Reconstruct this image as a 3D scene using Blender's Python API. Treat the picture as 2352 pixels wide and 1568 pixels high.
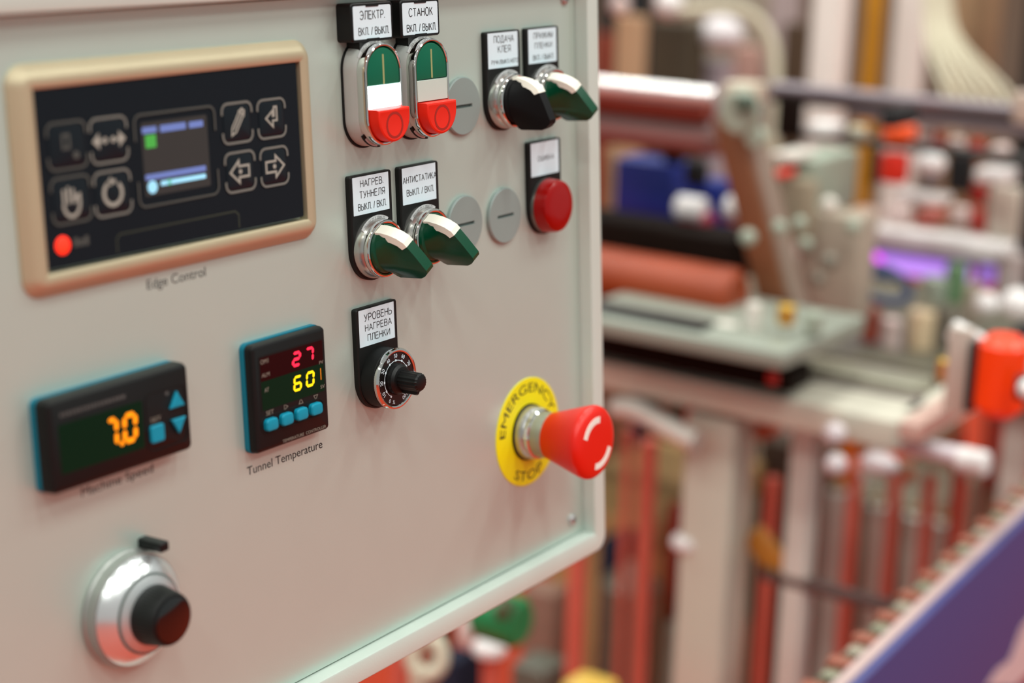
import bpy, bmesh, math, random
from mathutils import Matrix, Vector
random.seed(7)
C = bpy.context.scene
for o in list(bpy.data.objects): bpy.data.objects.remove(o)
COL = C.collection
PI = math.pi
rad = math.radians

# ---------------------------------------------------------------- frame of the tilted front plate
# plate coordinates in mm: x right, y up along the plate, z out of the plate
TILT = 0.0612041
ct, st = math.cos(TILT), math.sin(TILT)
Z0 = 1.20
PM = Matrix(((1, 0, 0, 0), (0, st, -ct, 0), (0, ct, st, Z0), (0, 0, 0, 1)))
def P3(x, y, z=0): return PM @ Vector((x / 1000, y / 1000, z / 1000))

# ---------------------------------------------------------------- camera
F = 3950.407
R = Matrix(((0.5728797651224531, -0.02547018290780044, 0.8192435806864073),
            (-0.1991364376873209, -0.9738939463171963, 0.10897366889263335),
            (0.7950807845108865, -0.2255700580958402, -0.5629961767118783)))
CAMP = Vector((-729.116, 206.855, 516.287))
PR = PM.to_3x3()
cam_loc = P3(*CAMP)
cr, cd, cf = PR @ R[0], PR @ R[1], PR @ R[2]          # right, down, forward in world
cam = bpy.data.cameras.new('camera'); co = bpy.data.objects.new('camera', cam); COL.objects.link(co)
m = Matrix.Identity(4)
for i in range(3): m[i][0] = cr[i]; m[i][1] = -cd[i]; m[i][2] = -cf[i]; m[i][3] = cam_loc[i]
co.matrix_world = m
cam.sensor_width = 36; cam.lens = F * 36 / 2352
cam.clip_start = .05; cam.clip_end = 60
cam.dof.use_dof = True; cam.dof.focus_distance = .812; cam.dof.aperture_fstop = 4.2
C.camera = co

# ---------------------------------------------------------------- light and exposure
w = bpy.data.worlds.new('hall_air'); C.world = w; w.use_nodes = True
bg = w.node_tree.nodes['Background']; bg.inputs[0].default_value = (.90, .97, .95, 1); bg.inputs[1].default_value = .44
def area(name, loc, sx, sy, e, col, rot=(0, 0, 0)):
    l = bpy.data.lights.new(name, 'AREA'); l.shape = 'RECTANGLE'; l.size = sx; l.size_y = sy; l.energy = e; l.color = col
    o = bpy.data.objects.new(name, l); COL.objects.link(o); o.location = loc; o.rotation_euler = rot
    return o
k = 0
for ix, x in enumerate((-3.2, -1.6, 0, 1.6, 3.2)):
    for iy, y in enumerate((-3.4, -1.7, 0.4, 2.4)):
        area('hall_lamp', (x, y, 4.2), .22, .9, 27, (.98, 1, .94)); k += 1
C.view_settings.view_transform = 'Standard'; C.view_settings.look = 'None'
C.view_settings.exposure = 0.0; C.view_settings.gamma = 1; C.view_settings.use_curve_mapping = False

# ---------------------------------------------------------------- materials
def sr(c):
    return tuple((v / 12.92 if v <= .04045 else ((v + .055) / 1.055) ** 2.4) for v in [x / 255 for x in c])
MC = {}
def mat(name, col, rough=.5, metal=0, emit=None, es=0, coat=0, trans=0, sss=0, var=.06, vs=40, bump=0, bs=300, ior=1.5, alpha=1, spec=.5):
    if name in MC: return MC[name]
    m = bpy.data.materials.new(name); m.use_nodes = True; nt = m.node_tree; N = nt.nodes; L = nt.links
    b = N['Principled BSDF']; c = sr(col)
    b.inputs['Roughness'].default_value = rough; b.inputs['Metallic'].default_value = metal
    b.inputs['IOR'].default_value = ior; b.inputs['Specular IOR Level'].default_value = spec
    b.inputs['Coat Weight'].default_value = coat; b.inputs['Transmission Weight'].default_value = trans
    if sss: b.inputs['Subsurface Weight'].default_value = sss; b.inputs['Subsurface Scale'].default_value = .004
    if emit: b.inputs['Emission Color'].default_value = (*sr(emit), 1); b.inputs['Emission Strength'].default_value = es
    if alpha < 1: b.inputs['Alpha'].default_value = alpha
    tc = N.new('ShaderNodeTexCoord'); nz = N.new('ShaderNodeTexNoise'); nz.inputs['Scale'].default_value = vs; nz.inputs['Detail'].default_value = 4
    L.new(tc.outputs['Object'], nz.inputs['Vector'])
    mx = N.new('ShaderNodeMix'); mx.data_type = 'RGBA'
    mx.inputs['A'].default_value = (*[v * (1 - var) for v in c], 1); mx.inputs['B'].default_value = (*[min(1, v * (1 + var)) for v in c], 1)
    L.new(nz.outputs['Fac'], mx.inputs['Factor']); L.new(mx.outputs['Result'], b.inputs['Base Color'])
    if bump:
        n2 = N.new('ShaderNodeTexNoise'); n2.inputs['Scale'].default_value = bs; L.new(tc.outputs['Object'], n2.inputs['Vector'])
        bp = N.new('ShaderNodeBump'); bp.inputs['Strength'].default_value = bump; bp.inputs['Distance'].default_value = .0003
        L.new(n2.outputs['Fac'], bp.inputs['Height']); L.new(bp.outputs['Normal'], b.inputs['Normal'])
    MC[name] = m; return m
GREYP = mat('grey powder coat', (192, 206, 196), .4, .42, bump=.12, bs=900, var=.02)
RIMP = mat('pale rim powder coat', (200, 212, 203), .42, .1, bump=.12, bs=900, var=.02)
BLACK = mat('black plastic', (13, 14, 14), .42, var=.2, spec=.28)
BLACKM = mat('matt black plastic', (15, 16, 15), .55, var=.2, spec=.25)
WHITE = mat('white label card', (216, 236, 244), .45, var=.02)
INK = mat('black ink', (12, 12, 14), .6)
INKG = mat('dark grey ink', (50, 48, 48), .6)
CHROME = mat('bright chrome', (215, 212, 208), .07, 1, var=.03)
SATIN = mat('satin grey metal', (160, 162, 158), .36, .55, var=.05)
GREENB = mat('green button plastic', (0, 98, 70), .34, spec=.3)
REDB = mat('red button plastic', (224, 34, 10), .4, spec=.35)
REDR = mat('dull red ring print', (160, 26, 10), .5)
LAMPW = mat('lit white lens', (255, 255, 255), .3, emit=(235, 250, 255), es=3)
LENSW = mat('unlit white lens', (194, 208, 198), .3, coat=.3)
LINE = mat('pale line inlay', (150, 158, 105), .4)
KGREEN = mat('tinted green plastic', (0, 84, 54), .26, trans=.4, spec=.4, ior=1.45)
KWHITE = mat('cream pointer plastic', (232, 228, 214), .4)
PLUGG = mat('grey plug plastic', (134, 148, 144), .45, var=.03)
SLOT = mat('slot shadow plastic', (92, 104, 100), .7)
REDL = mat('red lamp lens', (148, 2, 1), .25, coat=.15, spec=.25)
CHAMP = mat('champagne anodised metal', (190, 178, 148), .5, .45, bump=.15, bs=1500)
FILMB = mat('navy black membrane', (19, 27, 33), .45, var=.05, spec=.12)
FILMK = mat('membrane key film', (20, 27, 33), .28, spec=.2)
KEYL = mat('grey key outline print', (112, 114, 108), .6)
KEYD = mat('dim key outline print', (70, 74, 70), .6)
ICON = mat('icon print', (158, 158, 148), .6)
SCR = mat('dark display glass', (46, 42, 40), .2, emit=(60, 52, 48), es=.12)
SBLU = mat('blue display pixels', (90, 110, 170), .4, emit=(104, 124, 185), es=.42)
SCYA = mat('cyan display pixels', (140, 200, 225), .4, emit=(140, 205, 232), es=.6)
SGRN = mat('green display pixels', (60, 150, 60), .4, emit=(64, 165, 62), es=.4)
LEDR = mat('red status light', (230, 40, 20), .3, emit=(255, 50, 25), es=1.1)
TEAL = mat('teal rubber', (0, 118, 142), .5, spec=.3)
TEALB = mat('teal key rubber', (0, 140, 168), .5, spec=.3)
GLG = mat('dark green display window', (0, 36, 20), .3, spec=.12)
GLR = mat('dark red display window', (38, 3, 5), .3, spec=.12)
ORNG = mat('orange lit digits', (255, 150, 0), .4, emit=(255, 140, 0), es=.8)
YELW = mat('yellow lit digits', (255, 215, 0), .4, emit=(255, 222, 10), es=.95)
REDD = mat('red lit digits', (255, 40, 70), .4, emit=(255, 30, 66), es=1.1)
TXTG = mat('grey display print', (132, 124, 112), .6)
ALU = mat('brushed aluminium', (196, 199, 198), .3, .85, var=.04)
YEL = mat('yellow sign plastic', (236, 224, 0), .5)
REDM = mat('red mushroom plastic', (220, 28, 10), .32, spec=.4)
WPRT = mat('white arrow print', (236, 232, 222), .5)
STEEL = mat('bright steel', (190, 190, 190), .3, .9)

# ---------------------------------------------------------------- mesh helpers (mm in, metres out)
def circ(cx, cy, r, n=64, rip=0):
    def f(i):
        return [(cx + (r - i + (rip if j % 2 else -rip)) * math.cos(2 * PI * j / n), cy + (r - i + (rip if j % 2 else -rip)) * math.sin(2 * PI * j / n)) for j in range(n)]
    return f
def rrect(cx, cy, w_, h_, r, n=8, rt=None):
    # rt: radius of the two top corners when different
    def f(i):
        out = []
        for k, (sx, sy) in enumerate(((1, 1), (-1, 1), (-1, -1), (1, -1))):
            rr = r if (sy < 0 or rt is None) else rt
            rr = max(rr - i, min(.02, rr * .1)); hx, hy = w_ / 2 - i, h_ / 2 - i
            px, py = cx + sx * (hx - rr), cy + sy * (hy - rr)
            for j in range(n + 1):
                a = (k + j / n) * PI / 2
                out.append((px + rr * math.cos(a), py + rr * math.sin(a)))
        return out
    return f
def poly(pts):
    # convex polygon, counter-clockwise, inset by moving each edge inwards
    def f(i):
        n = len(pts); out = []
        for k in range(n):
            a, b, c = Vector(pts[k - 1]), Vector(pts[k]), Vector(pts[(k + 1) % n])
            d1 = (b - a).normalized(); d2 = (c - b).normalized()
            n1 = Vector((-d1.y, d1.x)); n2 = Vector((-d2.y, d2.x))
            q = (n1 + n2); den = 1 + n1.dot(n2)
            out.append(tuple(b + q * (i / max(den, .2))))
        return out
    return f
def loft(bm, shape, prof, closed=False, cap0=True, cap1=True):
    rings = [[bm.verts.new((x, y, z)) for x, y in shape(i)] for z, i in prof]
    n = len(rings[0]); pairs = list(zip(rings, rings[1:]))
    if closed: pairs.append((rings[-1], rings[0]))
    for a, b in pairs:
        for j in range(n):
            try: bm.faces.new((a[j], a[(j + 1) % n], b[(j + 1) % n], b[j]))
            except ValueError: pass
    if not closed:
        if cap0: bm.faces.new(rings[0][::-1])
        if cap1: bm.faces.new(rings[-1])
    return rings
def stroke(bm, pts, wd, z0, z1, closed=False):
    pts = [Vector(p) for p in pts]; n = len(pts); L_, R_ = [], []
    for k in range(n):
        if closed: a, c = pts[k - 1], pts[(k + 1) % n]
        else: a, c = pts[max(k - 1, 0)], pts[min(k + 1, n - 1)]
        d1 = (pts[k] - a); d2 = (c - pts[k])
        d1 = d1.normalized() if d1.length > 1e-9 else d2.normalized()
        d2 = d2.normalized() if d2.length > 1e-9 else d1
        n1 = Vector((-d1.y, d1.x)); n2 = Vector((-d2.y, d2.x)); q = (n1 + n2) / max(1 + n1.dot(n2), .35)
        L_.append(pts[k] + q * wd / 2); R_.append(pts[k] - q * wd / 2)
    rng = range(n) if closed else range(n - 1)
    V = {}
    for k in range(n):
        for s, p in ((0, L_[k]), (1, R_[k])):
            for t, z in ((0, z0), (1, z1)): V[k, s, t] = bm.verts.new((p.x, p.y, z))
    for k in rng:
        j = (k + 1) % n
        bm.faces.new((V[k, 0, 1], V[k, 1, 1], V[j, 1, 1], V[j, 0, 1])); bm.faces.new((V[k, 0, 0], V[j, 0, 0], V[j, 1, 0], V[k, 1, 0]))
        bm.faces.new((V[k, 0, 0], V[k, 0, 1], V[j, 0, 1], V[j, 0, 0])); bm.faces.new((V[k, 1, 0], V[j, 1, 0], V[j, 1, 1], V[k, 1, 1]))
    if not closed:
        for k in (0, n - 1): bm.faces.new((V[k, 0, 0], V[k, 1, 0], V[k, 1, 1], V[k, 0, 1]))
def boxm(bm, x0, x1, y0, y1, z0, z1, b=0):
    if b <= 0:
        loft(bm, poly([(x0, y0), (x1, y0), (x1, y1), (x0, y1)]), [(z0, 0), (z1, 0)])
    else:
        loft(bm, rrect((x0 + x1) / 2, (y0 + y1) / 2, x1 - x0, y1 - y0, b, 3), [(z0, b * .8), (z0 + b * .3, b * .2), (z0 + b, 0), (z1 - b, 0), (z1 - b * .3, b * .2), (z1, b * .8)])
def fin(name, bm, m, parent=None, S=.001, ang=32, label=None):
    bmesh.ops.recalc_face_normals(bm, faces=bm.faces)
    bmesh.ops.scale(bm, vec=(S, S, S), verts=bm.verts)
    me = bpy.data.meshes.new(name); bm.to_mesh(me); bm.free()
    for p in me.polygons: p.use_smooth = True
    me.set_sharp_from_angle(angle=rad(ang))
    me.materials.append(m)
    o = bpy.data.objects.new(name, me); COL.objects.link(o)
    if parent: o.parent = parent
    if label: o['label'] = label
    return o
def B(): return bmesh.new()
def part(name, m, parent, shape, prof, closed=False, **kw):
    bm = B(); loft(bm, shape, prof, closed); return fin(name, bm, m, parent, **kw)
def thing(name, label, cat, cx, cy, group=None, cz=0):
    o = bpy.data.objects.new(name, None); COL.objects.link(o); o.empty_display_size = .01
    mm = PM.copy(); mm.translation = P3(cx, cy, cz); o.matrix_world = mm
    o['label'] = label; o['category'] = cat
    if group: o['group'] = group
    return o
def text(name, s, m, parent, x0, x1, y0, y1, z, th=.06, bend=None, bold=0, align=None):
    cu = bpy.data.curves.new('t', 'FONT'); cu.body = s; cu.size = 10; cu.resolution_u = 4; cu.offset = bold; cu.extrude = .5
    to = bpy.data.objects.new('t', cu); COL.objects.link(to)
    dg = bpy.context.evaluated_depsgraph_get(); dg.update()
    me = bpy.data.meshes.new_from_object(to.evaluated_get(dg)); bpy.data.objects.remove(to)
    bm = B(); bm.from_mesh(me); bpy.data.meshes.remove(me)
    xs = [v.co.x for v in bm.verts]; ys = [v.co.y for v in bm.verts]
    if not xs: xs = [0, 1]; ys = [0, 1]
    a0, a1, b0, b1 = min(xs), max(xs), min(ys), max(ys)
    top = {v for v in bm.verts if v.co.z > 0}
    for v in bm.verts:
        x = x0 + (v.co.x - a0) / (a1 - a0) * (x1 - x0); y = y0 + (v.co.y - b0) / (b1 - b0) * (y1 - y0)
        if bend:                                       # bend = (radius of baseline, centre angle deg, +1 top / -1 bottom)
            r0, ang, sg = bend
            if sg > 0: t = rad(ang) - x / r0; rr = r0 + y; x, y = rr * math.cos(t), rr * math.sin(t)
            else: t = rad(ang) + x / r0; rr = r0 - y; x, y = rr * math.cos(t), rr * math.sin(t)
        v.co = (x, y, z + (th if v in top else 0))
    return fin(name, bm, m, parent)
# stroke letters for the Cyrillic legends: polylines in a box 1 high
def _arc(cx, cy, rx, ry, a0, a1, n=10): return [(cx + rx * math.cos(rad(a0 + (a1 - a0) * j / n)), cy + ry * math.sin(rad(a0 + (a1 - a0) * j / n))) for j in range(n + 1)]
_bowl = lambda w, y0, y1: [(0, y0)] + _arc(w - .24, (y0 + y1) / 2, .24, (y1 - y0) / 2, -90, 90) + [(0, y1)]
GLY = {
 'А': (.72, [[(0, 0), (.36, .98)], [(.36, .98), (.72, 0)], [(.13, .34), (.59, .34)]]),
 'Б': (.58, [_bowl(.58, 0, .56) + [(0, .56)], [(0, 0), (0, 1), (.52, 1)]]),
 'В': (.60, [_bowl(.60, 0, .53), _bowl(.56, .53, 1), [(0, 0), (0, 1)]]),
 'Г': (.50, [[(0, 0), (0, 1), (.50, 1)]]),
 'Д': (.76, [[(.02, -.2), (.02, 0), (.74, 0), (.74, -.2)], [(.10, 0), (.20, .45), (.22, 1), (.64, 1), (.64, 0)]]),
 'Е': (.56, [[(.56, 0), (0, 0), (0, 1), (.54, 1)], [(0, .53), (.50, .53)]]),
 'Ж': (.90, [[(.45, 0), (.45, 1)], [(.04, 1), (.24, .62), (.45, .53), (.66, .62), (.86, 1)], [(0, 0), (.27, .50)], [(.90, 0), (.63, .50)]]),
 'И': (.62, [[(0, 1), (0, 0)], [(0, .06), (.62, .94)], [(.62, 1), (.62, 0)]]),
 'К': (.58, [[(0, 0), (0, 1)], [(0, .52), (.20, .56), (.34, .80), (.54, 1)], [(.22, .57), (.58, 0)]]),
 'Л': (.64, [[(0, .02), (.10, .05), (.15, .25), (.17, 1), (.64, 1), (.64, 0)]]),
 'М': (.74, [[(0, 0), (0, 1)], [(0, .97), (.37, .05)], [(.37, .05), (.74, .97)], [(.74, 1), (.74, 0)]]),
 'Н': (.60, [[(0, 0), (0, 1)], [(.60, 0), (.60, 1)], [(0, .53), (.60, .53)]]),
 'О': (.74, [_arc(.37, .5, .37, .52, 90, 450, 22)]),
 'П': (.60, [[(0, 0), (0, 1), (.60, 1), (.60, 0)]]),
 'Р': (.58, [_bowl(.58, .46, 1), [(0, 0), (0, 1)]]),
 'С': (.70, [_arc(.38, .5, .38, .52, 40, 320, 18)]),
 'Т': (.62, [[(0, 1), (.62, 1)], [(.31, 0), (.31, 1)]]),
 'У': (.62, [[(0, 1), (.33, .30)], [(.62, 1), (.30, .18), (.20, .02), (.06, 0)]]),
 'Ч': (.56, [[(0, 1), (0, .62), (.08, .46), (.24, .42), (.56, .50)], [(.56, 0), (.56, 1)]]),
 'Ш': (.84, [[(0, 1), (0, 0), (.84, 0), (.84, 1)], [(.42, 0), (.42, 1)]]),
 'Ы': (.78, [_bowl(.54, 0, .56), [(0, 0), (0, 1)], [(.78, 0), (.78, 1)]]),
 'Ь': (.56, [_bowl(.56, 0, .56), [(0, 0), (0, 1)]]),
 'Э': (.68, [_arc(.30, .5, .38, .52, 142, -142, 18), [(.18, .52), (.66, .52)]]),
 'Я': (.60, [[(.60, .44)] + _arc(.26, .72, .26, .28, 270, 90) + [(.60, 1)], [(.60, 0), (.60, 1)], [(.32, .44), (.0, 0)]]),
 '.': (.06, [[(.0, 0), (.0, .12)]]), '/': (.30, [[(0, -.04), (.30, 1.04)]]), '|': (.02, [[(.01, -.05), (.01, 1.05)]]), ' ': (.2, []),
}
def stroke_word(name, s, m, parent, x0, x1, y0, y1, z, bend=None, th=.05, weight=.122):
    L_, x = [], 0
    for ch in s:
        wd, ps = GLY[ch]
        for p in ps: L_.append([(x + a, b) for a, b in p])
        x += wd + .22
    x -= .22; sx, sy = (x1 - x0) / x, (y1 - y0)
    bm = B(); wt = weight * sy
    def mp(a, b):
        a, b = x0 + a * sx, y0 + b * sy
        if bend:
            r0, ang, sg = bend; t = rad(ang) - a / r0; rr = r0 + b; return (rr * math.cos(t), rr * math.sin(t))
        return (a, b)
    for i, p in enumerate(L_): stroke(bm, [mp(a, b) for a, b in p], wt * .95, z, z + th + .002 * (i % 3))
    return fin(name, bm, m, parent)
_text = text
def text(name, s, m, parent, x0, x1, y0, y1, z, th=.06, bend=None, bold=0):
    if all(c in GLY for c in s): return stroke_word(name, s, m, parent, x0, x1, y0, y1, z, bend)
    return _text(name, s, m, parent, x0, x1, y0, y1, z, th, bend, 0)
SEG = {'0': 'abcdef', '1': 'bc', '2': 'abged', '6': 'acdefg', '7': 'abc'}
def seg7(name, ch, m, parent, x0, x1, y0, y1, z, t=1.6, slant=0, dot=False, gap=.25):
    bm = B(); w_, h_ = x1 - x0, y1 - y0; ym = h_ / 2
    e = {'a': ((t / 2, h_ - t / 2), (w_ - t / 2, h_ - t / 2)), 'g': ((t / 2, ym), (w_ - t / 2, ym)), 'd': ((t / 2, t / 2), (w_ - t / 2, t / 2)),
         'f': ((t / 2, ym), (t / 2, h_ - t / 2)), 'b': ((w_ - t / 2, ym), (w_ - t / 2, h_ - t / 2)), 'e': ((t / 2, t / 2), (t / 2, ym)), 'c': ((w_ - t / 2, t / 2), (w_ - t / 2, ym))}
    for s in SEG[ch]:
        a, b = Vector(e[s][0]), Vector(e[s][1]); d = (b - a).normalized(); nn = Vector((-d.y, d.x)); a = a + d * gap / 2; b = b - d * gap / 2; k_ = t / 2
        pts = [a, a + d * k_ - nn * k_, b - d * k_ - nn * k_, b, b - d * k_ + nn * k_, a + d * k_ + nn * k_]
        pts = [(x0 + p.x + slant * (p.y - h_ / 2), y0 + p.y) for p in pts]
        loft(bm, poly(pts), [(z, 0), (z + .1, 0)])
    if dot: loft(bm, circ(x1 + t * .9 - slant * h_ / 2, y0 + t * .45, t * .55, 16), [(z, 0), (z + .1, 0)])
    return fin(name, bm, m, parent)

# ---------------------------------------------------------------- background helpers (metres, world)
def W(px, py, D):
    """point seen at pixel px,py at depth D metres along the view axis"""
    return cam_loc + (cf + cr * ((px - 1176) / F) + cd * ((py - 784) / F)) * D
def run(p, d, px=None, py=None):
    """length along direction d from p at which the line passes pixel column px (or row py)"""
    q = p - cam_loc; a, b = (cr, (px - 1176) / F) if px is not None else (cd, (py - 784) / F)
    return -(q.dot(a) - b * q.dot(cf)) / (d.dot(a) - b * d.dot(cf))
X_, Y_, Z_ = Vector((1, 0, 0)), Vector((0, 1, 0)), Vector((0, 0, 1))
def tagm(o, label, cat, group=None, kind=None):
    if label: o['label'] = label
    if cat: o['category'] = cat
    if group: o['group'] = group
    if kind: o['kind'] = kind
    return o
def root(name, loc, label, cat, group=None):
    o = bpy.data.objects.new(name, None); COL.objects.link(o); o.location = loc; o.empty_display_size = .02
    return tagm(o, label, cat, group)
def wbox(name, c, sx, sy, sz, m, parent=None, b=.004, rot=None):
    """box centred at c (world); origin at c; rot euler"""
    bm = B(); boxm(bm, -sx / 2, sx / 2, -sy / 2, sy / 2, -sz / 2, sz / 2, min(b, sx * .3, sy * .3, sz * .3))
    o = fin(name, bm, m, None, S=1)
    c = Vector(c)
    if parent: o.parent = parent; c = c - parent.location
    o.location = c
    if rot: o.rotation_euler = rot
    return o
def wcyl(name, a, b, r, m, parent=None, r2=None, n=28, bev=None):
    a, b = Vector(a), Vector(b); L_ = (b - a).length; r2 = r if r2 is None else r2
    bv = min(r, r2) * .18 if bev is None else bev
    bm = B()
    rings = []
    for z, rr in ((0, r - bv), (bv, r), (L_ - bv, r2), (L_, r2 - bv)):
        rings.append([bm.verts.new((rr * math.cos(2 * PI * j / n), rr * math.sin(2 * PI * j / n), z)) for j in range(n)])
    for p, q in zip(rings, rings[1:]):
        for j in range(n): bm.faces.new((p[j], p[(j + 1) % n], q[(j + 1) % n], q[j]))
    bm.faces.new(rings[0][::-1]); bm.faces.new(rings[-1])
    o = fin(name, bm, m, None, S=1)
    loc = a
    if parent: o.parent = parent; loc = a - parent.location
    o.location = loc; o.rotation_euler = (b - a).to_track_quat('Z', 'Y').to_euler()
    return o
def wtube(name, pts, r, m, parent=None, cyc=False, n=10):
    cu = bpy.data.curves.new(name, 'CURVE'); cu.dimensions = '3D'; sp = cu.splines.new('NURBS'); sp.points.add(len(pts) - 1)
    o0 = Vector(pts[0])
    for i, p in enumerate(pts): q = Vector(p) - o0; sp.points[i].co = (*q, 1)
    sp.use_endpoint_u = not cyc; sp.use_cyclic_u = cyc; sp.order_u = 3; cu.bevel_depth = r; cu.bevel_resolution = 3; cu.use_fill_caps = True
    to = bpy.data.objects.new('t', cu); COL.objects.link(to)
    dg = bpy.context.evaluated_depsgraph_get(); dg.update()
    me = bpy.data.meshes.new_from_object(to.evaluated_get(dg)); bpy.data.objects.remove(to)
    for p in me.polygons: p.use_smooth = True
    me.materials.clear(); me.materials.append(m)
    o = bpy.data.objects.new(name, me); COL.objects.link(o)
    if parent: o.parent = parent; o0 = o0 - parent.location
    o.location = o0
    return o
def wball(name, c, rx, m, parent=None, ry=None, rz=None):
    bm = B(); bmesh.ops.create_uvsphere(bm, u_segments=24, v_segments=14, radius=1)
    bmesh.ops.scale(bm, vec=(rx, ry or rx, rz or rx), verts=bm.verts)
    o = fin(name, bm, m, None, S=1); c = Vector(c)
    if parent: o.parent = parent; c = c - parent.location
    o.location = c; return o
# ================================================================ the control console
con = thing('control_console', 'grey powder-coated console with raised rim carrying all the switches', 'control panel', 0, 0)
part('front_plate', GREYP, con, rrect(-145.5, 29.75, 423.4, 311.4, .6, 2), [(-2, 0), (-.2, 0), (0, .2)], S=.001)
part('rim', RIMP, con, rrect(-145.5, 29.75, 449, 337, 9, 6), [(-60, 0), (5.6, 0), (7, .35), (7.8, 1.1), (8, 2.2), (8, 10.9), (7.7, 11.6), (7, 11.9), (-60, 11.9)], closed=True)
part('housing', GREYP, con, rrect(-145.5, 29.75, 447, 335, 9, 6), [(-170, 3), (-168, .5), (-60.5, 0)])
for sx, sy in ((54.5, -116), (56.5, 177)):
    bm = B(); loft(bm, circ(sx, sy, 3.4, 28), [(0, 0), (.8, .1), (1.7, .8), (2.1, 1.9)]); s = fin('screw', bm, STEEL, con)
    part('socket', SLOT, s, circ(sx, sy, 1.3, 6), [(2.08, 0), (2.14, 0)])
text('caption', 'Edge Control', INKG, con, -255, -221.8, 72.4, 77.7, .02, bold=-.05)
text('caption', 'Machine Speed', INKG, con, -297.5, -259.1, -3.6, 1.3, .02, bold=-.05)
text('caption', 'Tunnel Temperature', INK, con, -204.6, -154.5, -20.2, -15.1, .02)
# stand behind the console, reaching the floor
ped = wbox('stand', P3(-320, -139.5, -85) - Z_ * .53, .07, .10, 1.06, GREYP, None)
ped.parent = con; ped.matrix_parent_inverse = con.matrix_world.inverted()
ft = wbox('foot', P3(-320, 0, -85) * 1, .42, .46, .02, GREYP, None); ft.location.z = .012
ft.parent = con; ft.matrix_parent_inverse = con.matrix_world.inverted()

# ---------------------------------------------------------------- edge controller
ex, ey = -234.6, 124.1
ec = thing('edge_controller', 'dark membrane keypad with small display in champagne metal frame', 'controller', ex, ey)
part('frame', CHAMP, ec, rrect(0, 0, 165.5, 88, 8.5, 10), [(0, 0), (.8, .1), (3.4, 2.4), (4.7, 4.2), (5.2, 5.6), (5.2, 8.2), (4.6, 9.3), (0, 9.4)], closed=True)
film = part('keypad_film', FILMB, ec, rrect(-.9, 1.0, 144.6, 68.4, 1.2, 4), [(.5, 0), (4, 0)])
def kbr(cx, cy, w_, h_, wd, m, par):
    r_ = 3.2
    bm = B()
    for s in (1, -1):
        pts = [(cx - w_ / 2, cy + s * h_ * .22), (cx - w_ / 2, cy + s * (h_ / 2 - r_))]
        pts += [(cx - w_ / 2 + r_ - r_ * math.cos(a), cy + s * (h_ / 2 - r_ + r_ * math.sin(a))) for a in (PI / 8, PI / 4, 3 * PI / 8, PI / 2)]
        pts += [(cx + w_ / 2 - r_ + r_ * math.cos(a), cy + s * (h_ / 2 - r_ + r_ * math.sin(a))) for a in (PI / 2, 3 * PI / 8, PI / 4, PI / 8)]
        pts += [(cx + w_ / 2, cy + s * (h_ / 2 - r_)), (cx + w_ / 2, cy + s * h_ * .22)]
        stroke(bm, pts, wd, 4.42, 4.5)
    return fin('key_outline', bm, m, par)
keys = [(-293.8, 136.6, 19, 17.6), (-272.9, 136.5, 18.6, 17.2), (-293.9, 116, 19, 17.4), (-273, 115.8, 18.6, 17.2),
        (-201.9, 136.2, 17.8, 16.6), (-180.8, 136, 17.2, 16.4), (-201.8, 115.6, 17.8, 16.5), (-180.7, 115.3, 17.2, 16.3)]
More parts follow.
